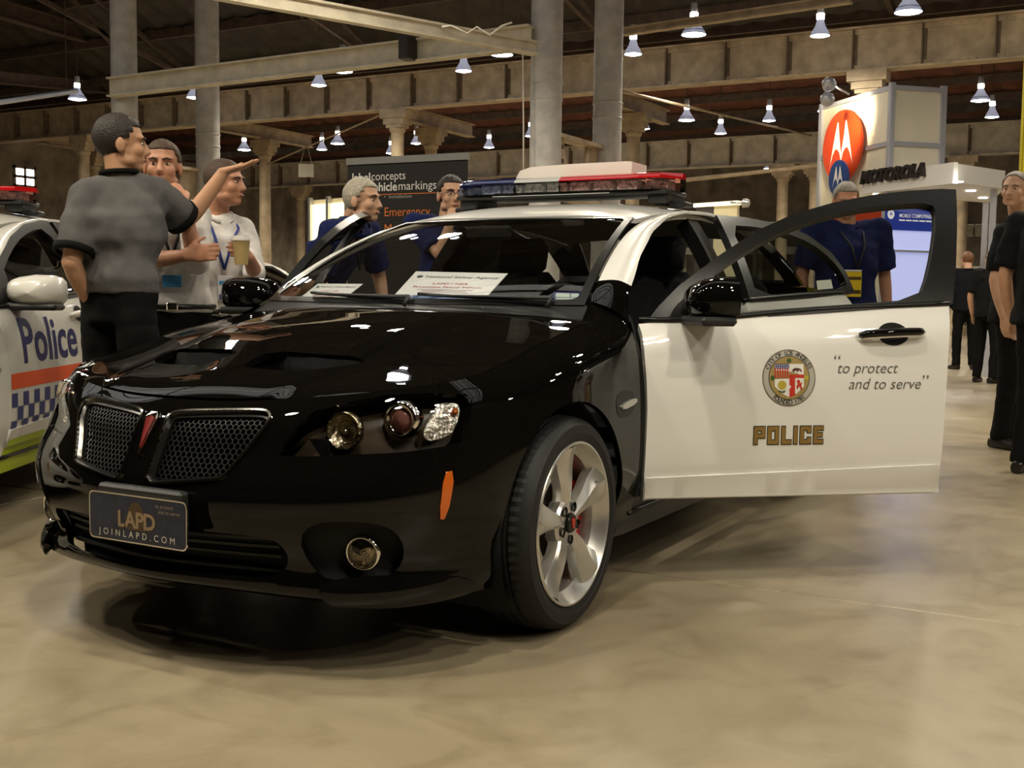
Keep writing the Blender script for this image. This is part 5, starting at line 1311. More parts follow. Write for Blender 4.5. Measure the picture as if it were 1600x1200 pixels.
def fuse(name, mb, m, parent, voxel, smooth=3, wrinkle=0.0, wscale=.08):
    me = bpy.data.meshes.new('tmp'); me.from_pydata(mb.v, [], mb.f); o = bpy.data.objects.new('tmp', me); COL.objects.link(o)
    r = o.modifiers.new('r', 'REMESH'); r.mode = 'VOXEL'; r.voxel_size = voxel; r.use_smooth_shade = True
    s = o.modifiers.new('s', 'SMOOTH'); s.factor = .5; s.iterations = smooth
    if wrinkle:
        tx = bpy.data.textures.get('folds%.3f' % wscale) or bpy.data.textures.new('folds%.3f' % wscale, 'CLOUDS'); tx.noise_scale = wscale; tx.noise_depth = 1
        d = o.modifiers.new('d', 'DISPLACE'); d.texture = tx; d.strength = wrinkle; d.mid_level = .5; d.texture_coords = 'LOCAL'
    dg = bpy.context.evaluated_depsgraph_get(); ev = bpy.data.meshes.new_from_object(o.evaluated_get(dg)); ev.name = name
    bpy.data.objects.remove(o); bpy.data.meshes.remove(me)
    ev.materials.clear(); ev.materials.append(m); ev.polygons.foreach_set('use_smooth', [True]*len(ev.polygons))
    q = bpy.data.objects.new(name, ev); COL.objects.link(q); q.parent = parent; return q
def unit(v): v = np.array(v, float); return v/(np.linalg.norm(v)+1e-12)
def hand(mb, w, d, n, side, curl=.35, spread=.06, k=1.0, thumb=.8):
    """w wrist, d direction of the palm, n direction the palm faces, side +1: thumb on the +s side"""
    d = unit(d); n = unit(np.array(n)-d*(np.array(n) @ d)); s = np.cross(d, n)*side
    loft(mb, [(w-d*.02*k, s*.026*k, n*.020*k), (w+d*.015*k, s*.030*k, n*.017*k), (w+d*.05*k, s*.040*k, n*.015*k), (w+d*.085*k, s*.041*k, n*.013*k), (w+d*.098*k, s*.037*k, n*.010*k)], 14, 2.6)
    for off, L, ph in ((.030, .070, .9), (.0105, .078, 1.0), (-.0095, .073, 1.08), (-.029, .058, 1.18)):
        p = w+d*.088*k+s*off*k; dd = unit(d+s*spread*off/.03); pts = [p-dd*.02*k, p]; a = 0
        for seg in (.46, .30, .24):
            a += curl*ph; v = dd*math.cos(a)+n*math.sin(a); p = p+v*L*seg*k; pts.append(p)
        mb.tube(pts, [.0092*k, .0098*k, .0090*k, .0080*k, .0058*k], 10)
    p = w+d*.020*k+s*.026*k; v0 = unit(d*.62+s*thumb+n*.25); pts = [p-v0*.01, p+v0*.034*k]; v1 = unit(d*.92+s*thumb*.55+n*(.25+curl*.6)); pts += [p+v0*.034*k+v1*.030*k, p+v0*.034*k+v1*.030*k+unit(v1+n*curl*.4)*.024*k]
    mb.tube(pts, [.0135*k, .0120*k, .0098*k, .0066*k], 10)
SKIN = mat('skin', (.50, .27, .155), .5, noise=.08, nscale=25, spec=.4); SKIN2 = mat('skin_pale', (.52, .30, .19), .5, noise=.08, nscale=25, spec=.4); SKIN3 = mat('skin_ruddy', (.46, .22, .13), .5, noise=.1, nscale=25)
HAIRS = {n: mat('hair_'+n, c, .55, noise=.35, nscale=90, bump=.6, bscale=140) for n, c in dict(dark=(.018, .011, .007), brown=(.06, .032, .016), grey=(.40, .36, .28), sand=(.20, .13, .07), ginger=(.16, .06, .02), saltgrey=(.22, .19, .15)).items()}
EYE_W = mat('eye_white', (.62, .58, .52), .3); EYE_D = mat('eye_iris', (.02, .014, .01), .2); LIPS = mat('lips', (.34, .13, .09), .5); BROW = mat('brow', (.03, .018, .01), .7)
CLOTH = {n: mat('cloth_'+n, c, .85, noise=.15, nscale=14, bump=.25, bscale=220, spec=.12) for n, c in dict(grey=(.105, .100, .098), white=(.66, .63, .60), navy=(.012, .018, .075), black=(.006, .0055, .005), blackshirt=(.008, .0075, .008), charcoal=(.02, .019, .018)).items()}
SHOE = mat('shoe_leather', (.012, .009, .007), .3)
def person(label, pos, head_dir, body_dir, H=1.78, J=None, shirt='white', sleeve='short', trousers='black', hair='dark', skin=SKIN, fine=.006, lean=(0, 0), hands=None, tuck=False, hair_kind='short', build=1.0, lanyard=None, badge=None, collar='shirt', belt=True, group=None, pitch=0.0, glasses=False, cuff=None):
    pos = np.array((pos[0], pos[1], 0.0)); f = unit((body_dir[0], body_dir[1], 0)); r = np.array((f[1], -f[0], 0)); up = np.array((0, 0, 1.)); k = H/1.78; J = dict(J or {})
    ln = f*lean[0]+r*lean[1]
    g = lambda a, b, c: pos+r*a*k+f*b*k+up*c*k
    jt = dict(hipL=g(-.095, 0, .93), hipR=g(.095, 0, .93), kneeL=g(-.11, .02, .50), kneeR=g(.11, .02, .50), ankL=g(-.12, -.02, .085), ankR=g(.12, -.02, .085), pel=g(0, 0, .97), waist=g(0, .0, 1.10)+ln*.25, chest=g(0, .015, 1.32)+ln*.7, neck=g(0, -.01, 1.50)+ln, shL=g(-.195*build, 0, 1.455)+ln*.95, shR=g(.195*build, 0, 1.455)+ln*.95, head=g(0, .035, 1.655)+ln*1.15)
    jt.update(elL=jt['shL']+g(-.06, -.03, -.30)-pos, elR=jt['shR']+g(.06, -.03, -.30)-pos)
    jt.update(wrL=jt['elL']+g(-.0, .07, -.25)-pos, wrR=jt['elR']+g(.0, .07, -.25)-pos)
    jt.update({a: np.array(b, float) for a, b in J.items()})
    root = empty('person', tuple(pos)); tag(root, label, 'person', group)
    loc = lambda mb: mb.xf(lambda p: p-pos)
    hd = unit((head_dir[0], head_dir[1], 0)); hd = unit(hd*math.cos(pitch)+up*math.sin(pitch)); hr = unit(np.cross(hd, up)); hu = np.cross(hr, hd); HM = np.stack([hr, hd, hu], 1); hc = jt['head']; hs = k*1.0
    hp = lambda x, y, z: hc+HM @ (np.array((x, y, z))*hs)
    hM = lambda *a: HM
    # ---- body: one skin surface for head, neck, trunk, arms, hands and legs
    b = MB()
    ball(b, hp(0, -.012, .028), np.array((.077, .098, .088))*hs, HM, 20); ball(b, hp(0, .028, -.040), np.array((.062, .066, .082))*hs, HM, 18); ball(b, hp(0, .060, -.094), np.array((.030, .028, .024))*hs, HM)
    ball(b, hp(0, .066, .022), np.array((.056, .028, .020))*hs, HM)
    for s in (-1, 1): ball(b, hp(.036*s, .058, -.030), np.array((.028, .030, .030))*hs, HM); ball(b, hp(.079*s, -.008, -.016), np.array((.010, .022, .033))*hs, HM); ball(b, hp(.045*s, .015, -.075), np.array((.026, .04, .026))*hs, HM)
    loft(b, [(hp(0, .084, .014), hr*.010*hs, hd*.010*hs), (hp(0, .096, -.012), hr*.012*hs, hd*.013*hs), (hp(0, .104, -.036), hr*.018*hs, hd*.018*hs), (hp(0, .094, -.048), hr*.016*hs, hd*.014*hs)], 10)
    ball(b, hp(0, .080, -.068), np.array((.027, .017, .013))*hs, HM)
    limb(b, [jt['neck']-up*.07, jt['neck']+up*.02, hp(0, -.018, -.05)], [.062*k, .057*k, .056*k])
    loft(b, [(jt['pel']-up*.05, r*.11*k, f*.07*k), (jt['waist'], r*.10*k, f*.065*k), (jt['chest']-up*.04, r*.12*k, f*.07*k), (jt['neck']-up*.10, r*.075*k, f*.05*k), (jt['neck']+up*.02, r*.05*k, f*.05*k)])
    for s in 'LR':
        limb(b, [jt['sh'+s], jt['el'+s], jt['wr'+s]], [.050*k, .046*k, .041*k, .040*k, .035*k, .026*k]); limb(b, [jt['hip'+s], jt['knee'+s], jt['ank'+s]], [.075*k, .06*k, .05*k, .045*k, .035*k])
        limb(b, [jt['chest'], jt['sh'+s]-up*.02*k], [.05*k, .042*k]); ball(b, jt['el'+s], np.array((.041, .041, .041))*k)
        hdn = (hands or {}).get(s)
        d0 = jt['wr'+s]-jt['el'+s]
        if hdn is None: hand(b, jt['wr'+s], d0, (-r if s == 'R' else r), (1 if s == 'R' else -1), .38, k=k)
        else: hand(b, jt['wr'+s], hdn[0], hdn[1], hdn[2], *hdn[3:], k=k)
    fuse('body', loc(b), skin, root, fine, 3)
    # ---- face
    for s in (-1, 1):
        q = MB(); ball(q, hp(.030*s, .0795, -.002), np.array((.0128, .0070, .0056))*hs, HM); e = loc(q).build('eye', EYE_W, root, True)
        q = MB(); ball(q, hp(.030*s, .0850, -.002), np.array((.0062, .0030, .0054))*hs, HM, 10); loc(q).build('iris', EYE_D, e, True)
        q = MB(); q.tube([hp(.012*s, .0935, .0165), hp(.030*s, .0945, .0225), hp(.050*s, .081, .018)], [.004*hs, .0045*hs, .003*hs], 6); loc(q).build('eyebrow', HAIRS[hair] if hair != 'grey' else BROW, root, True)
    q = MB(); ball(q, hp(0, .0955, -.0675), np.array((.022, .0045, .0055))*hs, HM); loc(q).build('lips', LIPS, root, True)
    if glasses:
        q = MB()
        for s in (-1, 1): q.tube([hp(.031*s+.021*math.cos(a), .103, -.004+.015*math.sin(a)) for a in np.linspace(0, 2*PI, 17)[:-1]], .0016, 6, closed=True); q.tube([hp(.052*s, .100, 0), hp(.082*s, .0, .002)], .0016, 6)
        q.tube([hp(-.010, .104, 0), hp(.010, .104, 0)], .0016, 6); loc(q).build('glasses', M_TRIM, root, True)
    # ---- hair
    V = []; F = []; nu, nv = 30, 18
    for i in range(nv+1):
        th = PI*i/nv*.80
        for j in range(nu):
            a = 2*PI*j/nu; x, y, z = math.sin(th)*math.cos(a), math.sin(th)*math.sin(a), math.cos(th)
            w = 1+.02*math.sin(9*a+3*th)+.015*math.sin(17*a-5*th)
            V.append((x*.0825*w, -.014+y*.1035*w, .026+z*.094*w*(1.05 if hair_kind == 'full' else 1)))
    Vn = np.array(V)
    for i in range(nv):
        for j in range(nu):
            q = (i*nu+j, (i+1)*nu+j, (i+1)*nu+(j+1) % nu, i*nu+(j+1) % nu); c = Vn[list(q)].mean(0); y = c[1]
            lim = np.interp(y, [-.12, -.04, -.012, .012, .03, .055, .10], [-.085, -.078, -.022, .005, .040, .070 if hair_kind != 'receding' else .090, .074 if hair_kind != 'receding' else .10])
            if c[2] > lim: F.append(q)
    Wd = [hp(*p)-pos for p in V]; Wi = [hp(p[0]*.93, -.014+(p[1]+.014)*.93, .026+(p[2]-.026)*.93)-pos for p in V]; n0 = len(V)
    ec = {}
    for q in F:
        for t in range(4): ec[(q[t], q[(t+1) % 4])] = 1
    F2 = list(F)+[tuple(n0+i for i in q[::-1]) for q in F]+[(e[1], e[0], n0+e[0], n0+e[1]) for e in ec if (e[1], e[0]) not in ec]
    mobj('hair', Wd+Wi, F2, HAIRS[hair], root, True)
    # ---- trousers, shoes
    t = MB()
    loft(t, [(jt['pel']-up*.14*k, r*.17*k*build, f*.115*k), (jt['pel']-up*.02*k, r*.178*k*build, f*.122*k), (jt['pel']+up*(.065 if tuck else .02)*k, r*(.162 if tuck else .14)*k*build, f*(.112 if tuck else .095)*k*build)])
    for s in 'LR': ball(t, jt['hip'+s], np.array((.085, .095, .09))*k*build); limb(t, [jt['hip'+s]-up*.04, jt['knee'+s], jt['ank'+s]-up*.03], [.090*k*build, .090*k, .080*k, .074*k, .070*k, .066*k, .064*k])
    fuse('trousers', loc(t), CLOTH[trousers], root, fine*1.8, 7, .022, .12)
    for s in 'LR':
        a = jt['ank'+s]; q = MB(); toe = f*.9+(r if s == 'R' else -r)*.25; toe = unit(toe); tr = np.cross(toe, up); g0 = np.array((a[0], a[1], 0.0))
        loft(q, [(g0-toe*.075*k+up*.035, tr*.030*k, up*.034), (g0-toe*.04*k+up*.045, tr*.036*k, up*.044), (g0+toe*.05*k+up*.042, tr*.040*k, up*.041), (g0+toe*.12*k+up*.032, tr*.046*k, up*.031), (g0+toe*.175*k+up*.024, tr*.036*k, up*.023), (g0+toe*.195*k+up*.020, tr*.018*k, up*.014)], 16, 2.6)
        loc(q).build('shoe', SHOE, root, True, R(50))
    # ---- shirt
    t = MB(); hem = jt['pel']-up*(.02 if tuck else .10)*k; bw = build
    sx_ = unit(jt['shR']-jt['shL']); sx_ = unit(sx_*.7+r*.3); sf_ = unit(np.cross(up, sx_))
    loft(t, [(hem, r*(.174 if tuck else .200)*k*bw, f*(.127 if tuck else .156)*k*bw), (hem+up*.06*k, r*(.180 if tuck else .192)*k*bw, f*(.134 if tuck else .148)*k*bw), (jt['waist'], r*.166*k*bw, f*.126*k*bw), (jt['chest']-up*.07*k, sx_*.176*k*bw, sf_*.134*k*bw), (jt['chest']+up*.03*k, sx_*.178*k*bw, sf_*.128*k*bw), (jt['neck']-up*.095*k, sx_*.150*k*bw, sf_*.105*k*bw), (jt['neck']-up*.045*k, sx_*.105*k*bw, sf_*.085*k), (jt['neck']-up*.012*k, sx_*.070*k, sf_*.066*k), (jt['neck']-up*.002*k, sx_*.060*k, sf_*.058*k)], 28, 2.15)
    for s in 'LR':
        S_, E_, Wr = jt['sh'+s], jt['el'+s], jt['wr'+s]; ud = unit(E_-S_)
        limb(t, [jt['neck']-up*.055*k, (jt['neck']-up*.055*k+S_)/2+up*.012*k, S_], [.060*k, .062*k, .066*k*bw], sub=4); ball(t, S_, np.array((.073, .073, .073))*k*bw, None, 18)
        limb(t, [jt['chest'], S_-up*.03*k], [.09*k, .075*k*bw])
        if sleeve == 'short': limb(t, [S_, S_+ud*.10*k, S_+(E_-S_)*.84], [.070*k*bw, .072*k*bw, .072*k*bw, .074*k*bw], sub=4)
        elif sleeve == 'rolled': limb(t, [S_, E_, E_+(Wr-E_)*.22], [.069*k*bw, .066*k*bw, .060*k, .060*k, .057*k]); ball(t, E_, np.array((.060, .060, .060))*k)
        else: limb(t, [S_, E_, E_+(Wr-E_)*.93], [.069*k*bw, .064*k*bw, .057*k, .053*k, .047*k, .042*k]); ball(t, E_, np.array((.056, .056, .056))*k)
    sh_ = fuse('shirt', loc(t), CLOTH[shirt], root, fine*1.7, 9, .030, .11)
    if sleeve == 'short' and cuff:
        for s in 'LR':
            S_, E_ = jt['sh'+s], jt['el'+s]; q = MB(); c0 = S_+(E_-S_)*.83; M = axes(E_-S_); q.lathe([(.066*k*bw, -.014), (.080*k*bw, -.014), (.079*k*bw, .016), (.066*k*bw, .016)], 18, M, c0); loc(q).build('sleeve_cuff', CLOTH[cuff], sh_, True)
    q = MB(); cc = jt['neck']-up*.010*k; ang_ = np.linspace(R(112), R(428), 21); q.tube([cc+sx_*.071*k*math.cos(a)+sf_*(.071*k*math.sin(a))*(1.25 if math.sin(a) > 0 else 1)+up*(.016*k-.055*k*max(0, math.sin(a))**1.5) for a in ang_], [.012*k*(.6 if i in (0, 20) else 1) for i in range(21)], 8); loc(q).build('collar', CLOTH[cuff or shirt], sh_, True)
    if belt and tuck:
        q = MB(); q.tube([jt['pel']+up*.005+r*.182*k*bw*math.cos(a)+f*.128*k*bw*math.sin(a) for a in np.linspace(0, 2*PI, 33)[:-1]], .014, 6, closed=True); be = loc(q).build('belt', SHOE, root, True)
        q = MB(); q.bbox(jt['pel']+up*.005+f*.147*k*bw, (.05, .016, .036), .004, np.stack([r, f, up], 1)); loc(q).build('buckle', M_CHROME, be)
    if lanyard:
        q = MB(); fr = jt['chest']+f*.15*k*bw; tip = fr-up*.13
        q.tube([jt['neck']+r*.07*k-up*.0, jt['neck']+r*.075*k+f*.09*k-up*.07, fr+r*.045+up*.02, tip], .007, 6); q.tube([jt['neck']-r*.07*k, jt['neck']-r*.075*k+f*.09*k-up*.07, fr-r*.045+up*.02, tip], .007, 6); lo = loc(q).build('lanyard', mat('lanyard_'+lanyard, dict(blue=(.02, .04, .22), black=(.015, .015, .015))[lanyard], .6), root, True)
        if badge:
            M = np.stack([r, f, up], 1)
            for nm, c, d, m_ in badge: q = MB(); q.bbox(tip+M @ np.array(c), d, .002, M); loc(q).build(nm, m_, lo)
    return root, jt
def camdir(a, b):                     # plan direction given as (image right, away from the camera)
    r2 = np.array((math.cos(CAM_YAW), math.sin(CAM_YAW))); f2 = np.array((-math.sin(CAM_YAW), math.cos(CAM_YAW))); return r2*a+f2*b
def stand(px, dep): p = at_depth(px, 461, dep); return (p[0], p[1])
AD = at_depth
Bw, By_, Bb, Bp = mat('badge_white', (.70, .68, .72), .4), mat('badge_yellow', (.72, .52, .02), .4), mat('badge_blue', (.05, .25, .50), .4), mat('badge_dark', (.06, .05, .16), .4)
# 1 pointing man, seen from behind
person('man in grey polo seen from behind, pointing with his outstretched right arm', stand(186, 4.78), camdir(.93, .37), camdir(.45, .89), 1.79,
    J=dict(shL=AD(136, 307, 4.72), shR=AD(242, 302, 4.86), elL=AD(112, 410, 4.64), wrL=AD(144, 476, 4.79), pel=AD(186, 452, 4.79), waist=AD(184, 415, 4.79), elR=AD(290, 346, 5.02), wrR=AD(350, 268, 5.05), head=AD(190, 224, 4.80), neck=AD(186, 272, 4.80)),
    shirt='grey', sleeve='short', cuff='black', hair='dark', skin=SKIN, build=1.06, tuck=True, belt=False, hands={'R': (camdir(.93, .15).tolist()+[.28], (0, 0, 1), -1, .10, .10), 'L': (camdir(.10, .30).tolist()+[-.9], camdir(.9, .3).tolist()+[0], -1, .9, .0)}, hair_kind='full')
# 2 man with hand at mouth
p2 = stand(268, 5.35)
person('man in white shirt facing us with his hand held to his mouth', p2, camdir(.18, -1), camdir(.30, -.95), 1.79,
    J=dict(shL=AD(305, 340, 5.30), shR=AD(226, 336, 5.32), elL=AD(306, 408, 5.10), wrL=AD(287, 318, 5.05), elR=AD(226, 405, 5.15), wrR=AD(292, 398, 5.02), head=AD(254, 258, 5.28), neck=AD(258, 318, 5.33)),
    shirt='white', sleeve='rolled', trousers='black', hair='brown', skin=SKIN3, tuck=True, build=1.06, hands={'L': (AD(264, 282, 5.06)-AD(287, 318, 5.05), camdir(-.7, .5).tolist()+[0.2], -1, .75, .04), 'R': (camdir(.9, -.1).tolist()+[.1], camdir(0, 1).tolist()+[0], 1, .5, .05)},
    lanyard='black', badge=[('badge', (.0, .012, -.10), (.085, .006, .055), Bb)])
# 3 man with the cup
p3 = stand(330, 5.75)
_, j3 = person('person in white shirt holding a paper cup, looking right, blue lanyard', p3, camdir(.96, -.28), camdir(.62, -.78), 1.74,
    J=dict(elR=AD(300, 440, 5.55), wrR=AD(318, 520, 5.5), head=AD(352, 285, 5.66), neck=AD(340, 335, 5.72), shR=AD(297, 360, 5.62), shL=AD(378, 358, 5.82), elL=AD(398, 425, 5.72), wrL=AD(388, 400, 5.45)),
    shirt='white', sleeve='rolled', hair='brown', skin=SKIN3, tuck=True, lanyard='blue', hands={'L': (camdir(-.2, -.9).tolist()+[.25], camdir(-.95, -.2).tolist()+[0], -1, .55, .05)},
    badge=[('badge', (0, .010, -.09), (.075, .005, .12), Bw), ('badge_stripe', (0, .0135, -.065), (.07, .002, .020), Bb), ('badge_foot', (0, .0135, -.135), (.07, .002, .026), Bp)])
cpos = AD(377, 392, 5.33)
cup = empty('paper_cup', tuple(cpos-np.array((0, 0, .065)))); tag(cup, 'tan paper coffee cup with white lid held in front of white shirt', 'cup')
mb = MB(); mb.lathe([(0, 0), (.030, 0), (.041, .115), (.039, .115), (.0, .112)], 24); mb.build('cup_body', mat('cup_paper', (.42, .30, .12), .6), cup, True, R(50))
mb = MB(); mb.lathe([(.043, .112), (.043, .122), (.040, .126), (.038, .136), (0, .136)], 24); mb.build('cup_lid', mat('cup_lid_white', (.75, .72, .66), .4), cup, True, R(50))
# 4 grey haired man leaning towards the car
person('grey-haired man in navy shirt leaning towards the car, looking right', stand(478, 6.55), camdir(.92, -.38), camdir(.88, -.30), 1.80,
    J=dict(pel=AD(488, 478, 6.5), waist=AD(500, 440, 6.45), chest=AD(522, 385, 6.35), neck=AD(553, 343, 6.28), head=AD(567, 313, 6.22), shR=AD(520, 362, 6.12), shL=AD(575, 362, 6.45), elR=AD(498, 440, 6.15), wrR=AD(536, 486, 6.25), elL=AD(592, 430, 6.6), wrL=AD(600, 478, 6.55)),
    shirt='navy', sleeve='short', hair='grey', skin=SKIN2, build=1.05, lanyard='black', hair_kind='full')
# 5 man with glasses behind the roof
person('dark-haired man with glasses and hand at his mouth in front of the black banner', stand(700, 6.95), camdir(.35, -.94), camdir(.2, -1), 1.80,
    J=dict(head=AD(705, 304, 6.9), elR=AD(686, 395, 6.75), wrR=AD(702, 352, 6.72), elL=AD(768, 420, 6.9)), shirt='navy', sleeve='short', hair='dark', skin=SKIN2, glasses=True,
    hands={'R': (AD(712, 322, 6.74)-AD(702, 352, 6.72), camdir(.3, .9).tolist()+[0], 1, .8, .04)})
# 6 man in navy behind the boot
person('heavy man in navy shirt with a yellow badge seen through the open door window', stand(1320, 7.75), camdir(-.1, -1), camdir(.12, -1), 1.86, J=dict(head=AD(1322, 313, 7.7)), shirt='navy', sleeve='short', hair='saltgrey', skin=SKIN3, build=1.14, lanyard='black', pitch=-.25,
    badge=[('badge_clip', (.04, .02, -.01), (.12, .006, .012), Bw), ('badge', (.04, .022, -.10), (.12, .006, .165), By_), ('badge_print', (.04, .0265, -.06), (.11, .002, .02), mat('badge_ink', (.08, .05, .01), .5)), ('badge_print', (.04, .0265, -.15), (.11, .002, .025), mat('badge_ink', (.08, .05, .01), .5))])
# 7, 8 far pair
q7 = on_floor(1492, 577); q8 = on_floor(1533, 598)
person('farther bystander in black seen from behind near the booth, light brown hair', q7[:2]+camdir(.13, 0), camdir(.2, 1), camdir(.1, 1), 1.80, shirt='blackshirt', sleeve='long', hair='ginger', fine=.012, build=1.05)
person('bystander in black polo standing beside the booth with bare forearms', q8[:2]+camdir(.05, 0), camdir(-.6, -.5), camdir(.7, .5), 1.70, shirt='blackshirt', sleeve='short', hair='brown', fine=.012, J={})
# 9, 10 men at the right edge
q9 = on_floor(1556, 700); q10 = on_floor(1585, 742)
person('grey-haired man in black standing behind another man at the right edge', q9[:2]+camdir(.12, .05), camdir(-.7, -.75), camdir(.55, -.6), 1.84, shirt='blackshirt', sleeve='short', hair='saltgrey', skin=SKIN2, fine=.009, J=dict(head=AD(1586, 296, 7.75)), hair_kind='receding', build=1.1)
person('man in black cut off by the right edge of the view, dark hair', q10[:2]+camdir(.16, 0), camdir(.8, .6), camdir(.9, .5), 1.86, shirt='blackshirt', sleeve='short', hair='dark', skin=SKIN, fine=.009, build=1.12)
# ================================================================ exhibition stands
def vplane(pxL, pxR, depL, depR):      # vertical plane through two image columns at given depths -> mapper (0..1 along, z)
    a = at_depth(pxL, 461, depL)[:2]; b = at_depth(pxR, 461, depR)[:2]; return np.array(a), np.array(b)
def hit(px, py, a, b):                 # (metres along a->b, height) where the pixel meets that plane
    d = b-a; L = np.linalg.norm(d); d = d/L; P = on_plane(px, py, (a[0], a[1], 0), (-d[1], d[0], 0)); return float((P[:2]-a) @ d), float(P[2])
def plane_map(a, b, out):              # (s, z, h) -> world; h towards 'out'
    d = b-a; d = d/np.linalg.norm(d); n = np.array((d[1], -d[0]))*out
    return lambda V: np.stack([a[0]+d[0]*V[:, 0]+n[0]*V[:, 2], a[1]+d[1]*V[:, 0]+n[1]*V[:, 2], V[:, 1]], 1)
def slab_on(name, f, s0, s1, z0, z1, h0, h1, m, parent):
    V = np.array([(s, z, h) for h in (h0, h1) for s, z in ((s0, z0), (s1, z0), (s1, z1), (s0, z1))], float)
    return mobj(name, f(V), [(3, 2, 1, 0), (4, 5, 6, 7), (0, 1, 5, 4), (1, 2, 6, 5), (2, 3, 7, 6), (3, 0, 4, 7)], m, parent)
# --- roll-up banner
ban = empty('roll_up_banner'); tag(ban, 'black roll-up banner with white and orange lettering behind the car roof', 'banner')
a, b = vplane(543, 729, 8.7, 8.25); f = plane_map(a, b, 1); W_ = np.linalg.norm(b-a); zt = hit(543, 254, a, b)[1]
slab_on('banner_sheet', f, 0, W_, .06, zt-.02, -.004, 0, mat('banner_black', (.010, .007, .006), .5), ban)
slab_on('top_rail', f, -.005, W_+.005, zt-.02, zt+.03, -.02, .012, M_ALLOY, ban); slab_on('base', f, -.02, W_+.02, 0, .06, -.10, .10, M_ALLOY, ban)
wt = mat('banner_white', (.72, .70, .66), .6); og = mat('banner_orange', (.60, .16, .03), .6)
def btext(body, px, py, hpx, m, sx=None, bold=0):
    s, z = hit(px, py, a, b); v, F = text_mesh(body, size=1.0, align='LEFT', yalign='BOTTOM_BASELINE', bold=bold)
    size = hpx/1770*8.45/.70
    k = size if sx is None else (hit(sx, py, a, b)[0]-s)/(v[:, 0].max()-v[:, 0].min())
    V = np.stack([s+v[:, 0]*k, z+v[:, 1]*size, v[:, 2]*0+.002], 1); mobj('banner_lettering', f(V), F, m, ban)
btext('label', 550, 284, 13, wt, 578, .02); btext('concepts', 580, 282, 13, wt, 633); btext('vehicle', 577, 299, 13.5, wt, 621, .02); btext('markings', 622, 297, 13.5, wt, 681); btext('\u2022  installation', 600, 310, 5.0, mat('banner_dim', (.40, .38, .35), .6), 643)
btext('Emergency', 600, 338, 14, og, 671); btext('M', 600, 364, 14, og)
s0, z0 = hit(552, 306, a, b); s1, _ = hit(682, 300, a, b); slab_on('banner_rule', f, s0, s1, z0, z0+.006, 0, .002, og, ban)
# --- cream lit stand behind the grey-haired man
cs = empty('display_stand'); tag(cs, 'cream lit display stand left of the black banner', 'display stand')
a, b = vplane(486, 548, 15.0, 14.4); f = plane_map(a, b, 1); W_ = np.linalg.norm(b-a); zt = hit(500, 312, a, b)[1]
crm = mat('cream_panel', (.75, .66, .42), .5); lit = mat('lit_cream_panel', (.9, .85, .6), .5, emit=(1.0, .88, .55), es=1.1)
slab_on('back_panel', f, 0, W_, 0, zt, -.05, 0, crm, cs)
for s in (0, .46, .92): slab_on('frame_post', f, W_*s, W_*s+.05, 0, zt+.03, 0, .05, M_ALLOY, cs)
slab_on('lit_panel', f, .06, W_*.46-.01, .5, zt-.06, 0, .02, lit, cs); slab_on('lit_panel', f, W_*.46+.06, W_*.92, .5, zt-.06, 0, .02, lit, cs)
# small stand with a spot lamp behind the car roof
ss = empty('display_stand'); tag(ss, 'small cream stand with a spot lamp on an arm behind the car roof', 'display stand')
a, b = vplane(1084, 1148, 15.0, 14.5); f = plane_map(a, b, 1); W_ = np.linalg.norm(b-a); zt = hit(1110, 319, a, b)[1]
slab_on('stand_panel', f, 0, W_*.45, 0, zt, -.05, 0, mat('dark_stand_panel', (.06, .055, .05), .5), ss); slab_on('stand_panel', f, W_*.45, W_, 0, zt, -.05, .0, crm, ss); slab_on('stand_header', f, -.02, W_+.02, zt-.03, zt+.02, -.06, .03, lit, ss)
mb = MB(); p0 = f(np.array([(W_*.9, zt, .05)]))[0]; p1 = at_depth(1172, 318, 14.3); mb.tube([p0, p1], .012, 6); mb.lathe([(.0, 0), (.05, .02), (.06, .09)], 12, axes(p0-p1), p1); mb.build('spot_arm', M_ALLOY, ss, True)
# --- phone maker's tower
tw = empty('booth_tower'); tag(tw, 'tall cream exhibition tower with round red logo disc', 'booth tower')
TA = at_depth(1382, 461, 15.9)[:2]; TL = at_depth(1275, 461, 17.7)[:2]; dl = (TL-TA)/np.linalg.norm(TL-TA); dr = np.array((-dl[1], dl[0]))
if (dr @ camdir(1, 0)) < 0: dr = -dr
TR = TA+dr*.82; zt = hit(1382, 133, TL, TA)[1]
f = plane_map(TL, TA, 1); LL = np.linalg.norm(TL-TA); g = plane_map(TA, TR, 1); LR = .82
tc = mat('tower_cream', (.72, .66, .52), .55, noise=.04, nscale=2)
mb = MB(); q = [TL+dr*.02+dl*-.0, TA+(dr-dl)*.02, TR-dr*.02-dl*-.02, TL+dr*.80]; mb.prism([tuple(TL+dr*.01), tuple(TA+dr*.01+dl*.01), tuple(TR-dr*.01+dl*.01), tuple(TL+dr*.81)], 0, zt-.03); mb.build('tower_core', tc, tw)
al = mat('tower_extrusion', (.55, .56, .62), .35, .5)
for ff, L_ in ((f, LL), (g, LR)):
    for s in (0, L_): slab_on('upright', ff, s-.04, s+.04, 0, zt, -.03, .03, al, tw)
    for zz in (zt-.06, hit(1330, 237, TL, TA)[1], 1.9): slab_on('cross_rail', ff, .04, L_-.04, zz-.03, zz+.03, -.01, .022, al, tw)
cs_, cz_ = hit(1326, 229, TL, TA); re_ = (hit(1326, 174, TL, TA)[1]-hit(1326, 286, TL, TA)[1])/2; rs_ = re_
V = [(cs_+rs_*math.cos(t), cz_+re_*math.sin(t)) for t in np.linspace(0, 2*PI, 49)[:-1]]
red = mat('logo_red', (.62, .055, .008), .4)
mb = MB(); mb.prism(V, .08, .12, lambda x, y, h: tuple(f(np.array([(x, y, h)], float))[0])); mb.build('logo_disc', red, tw)
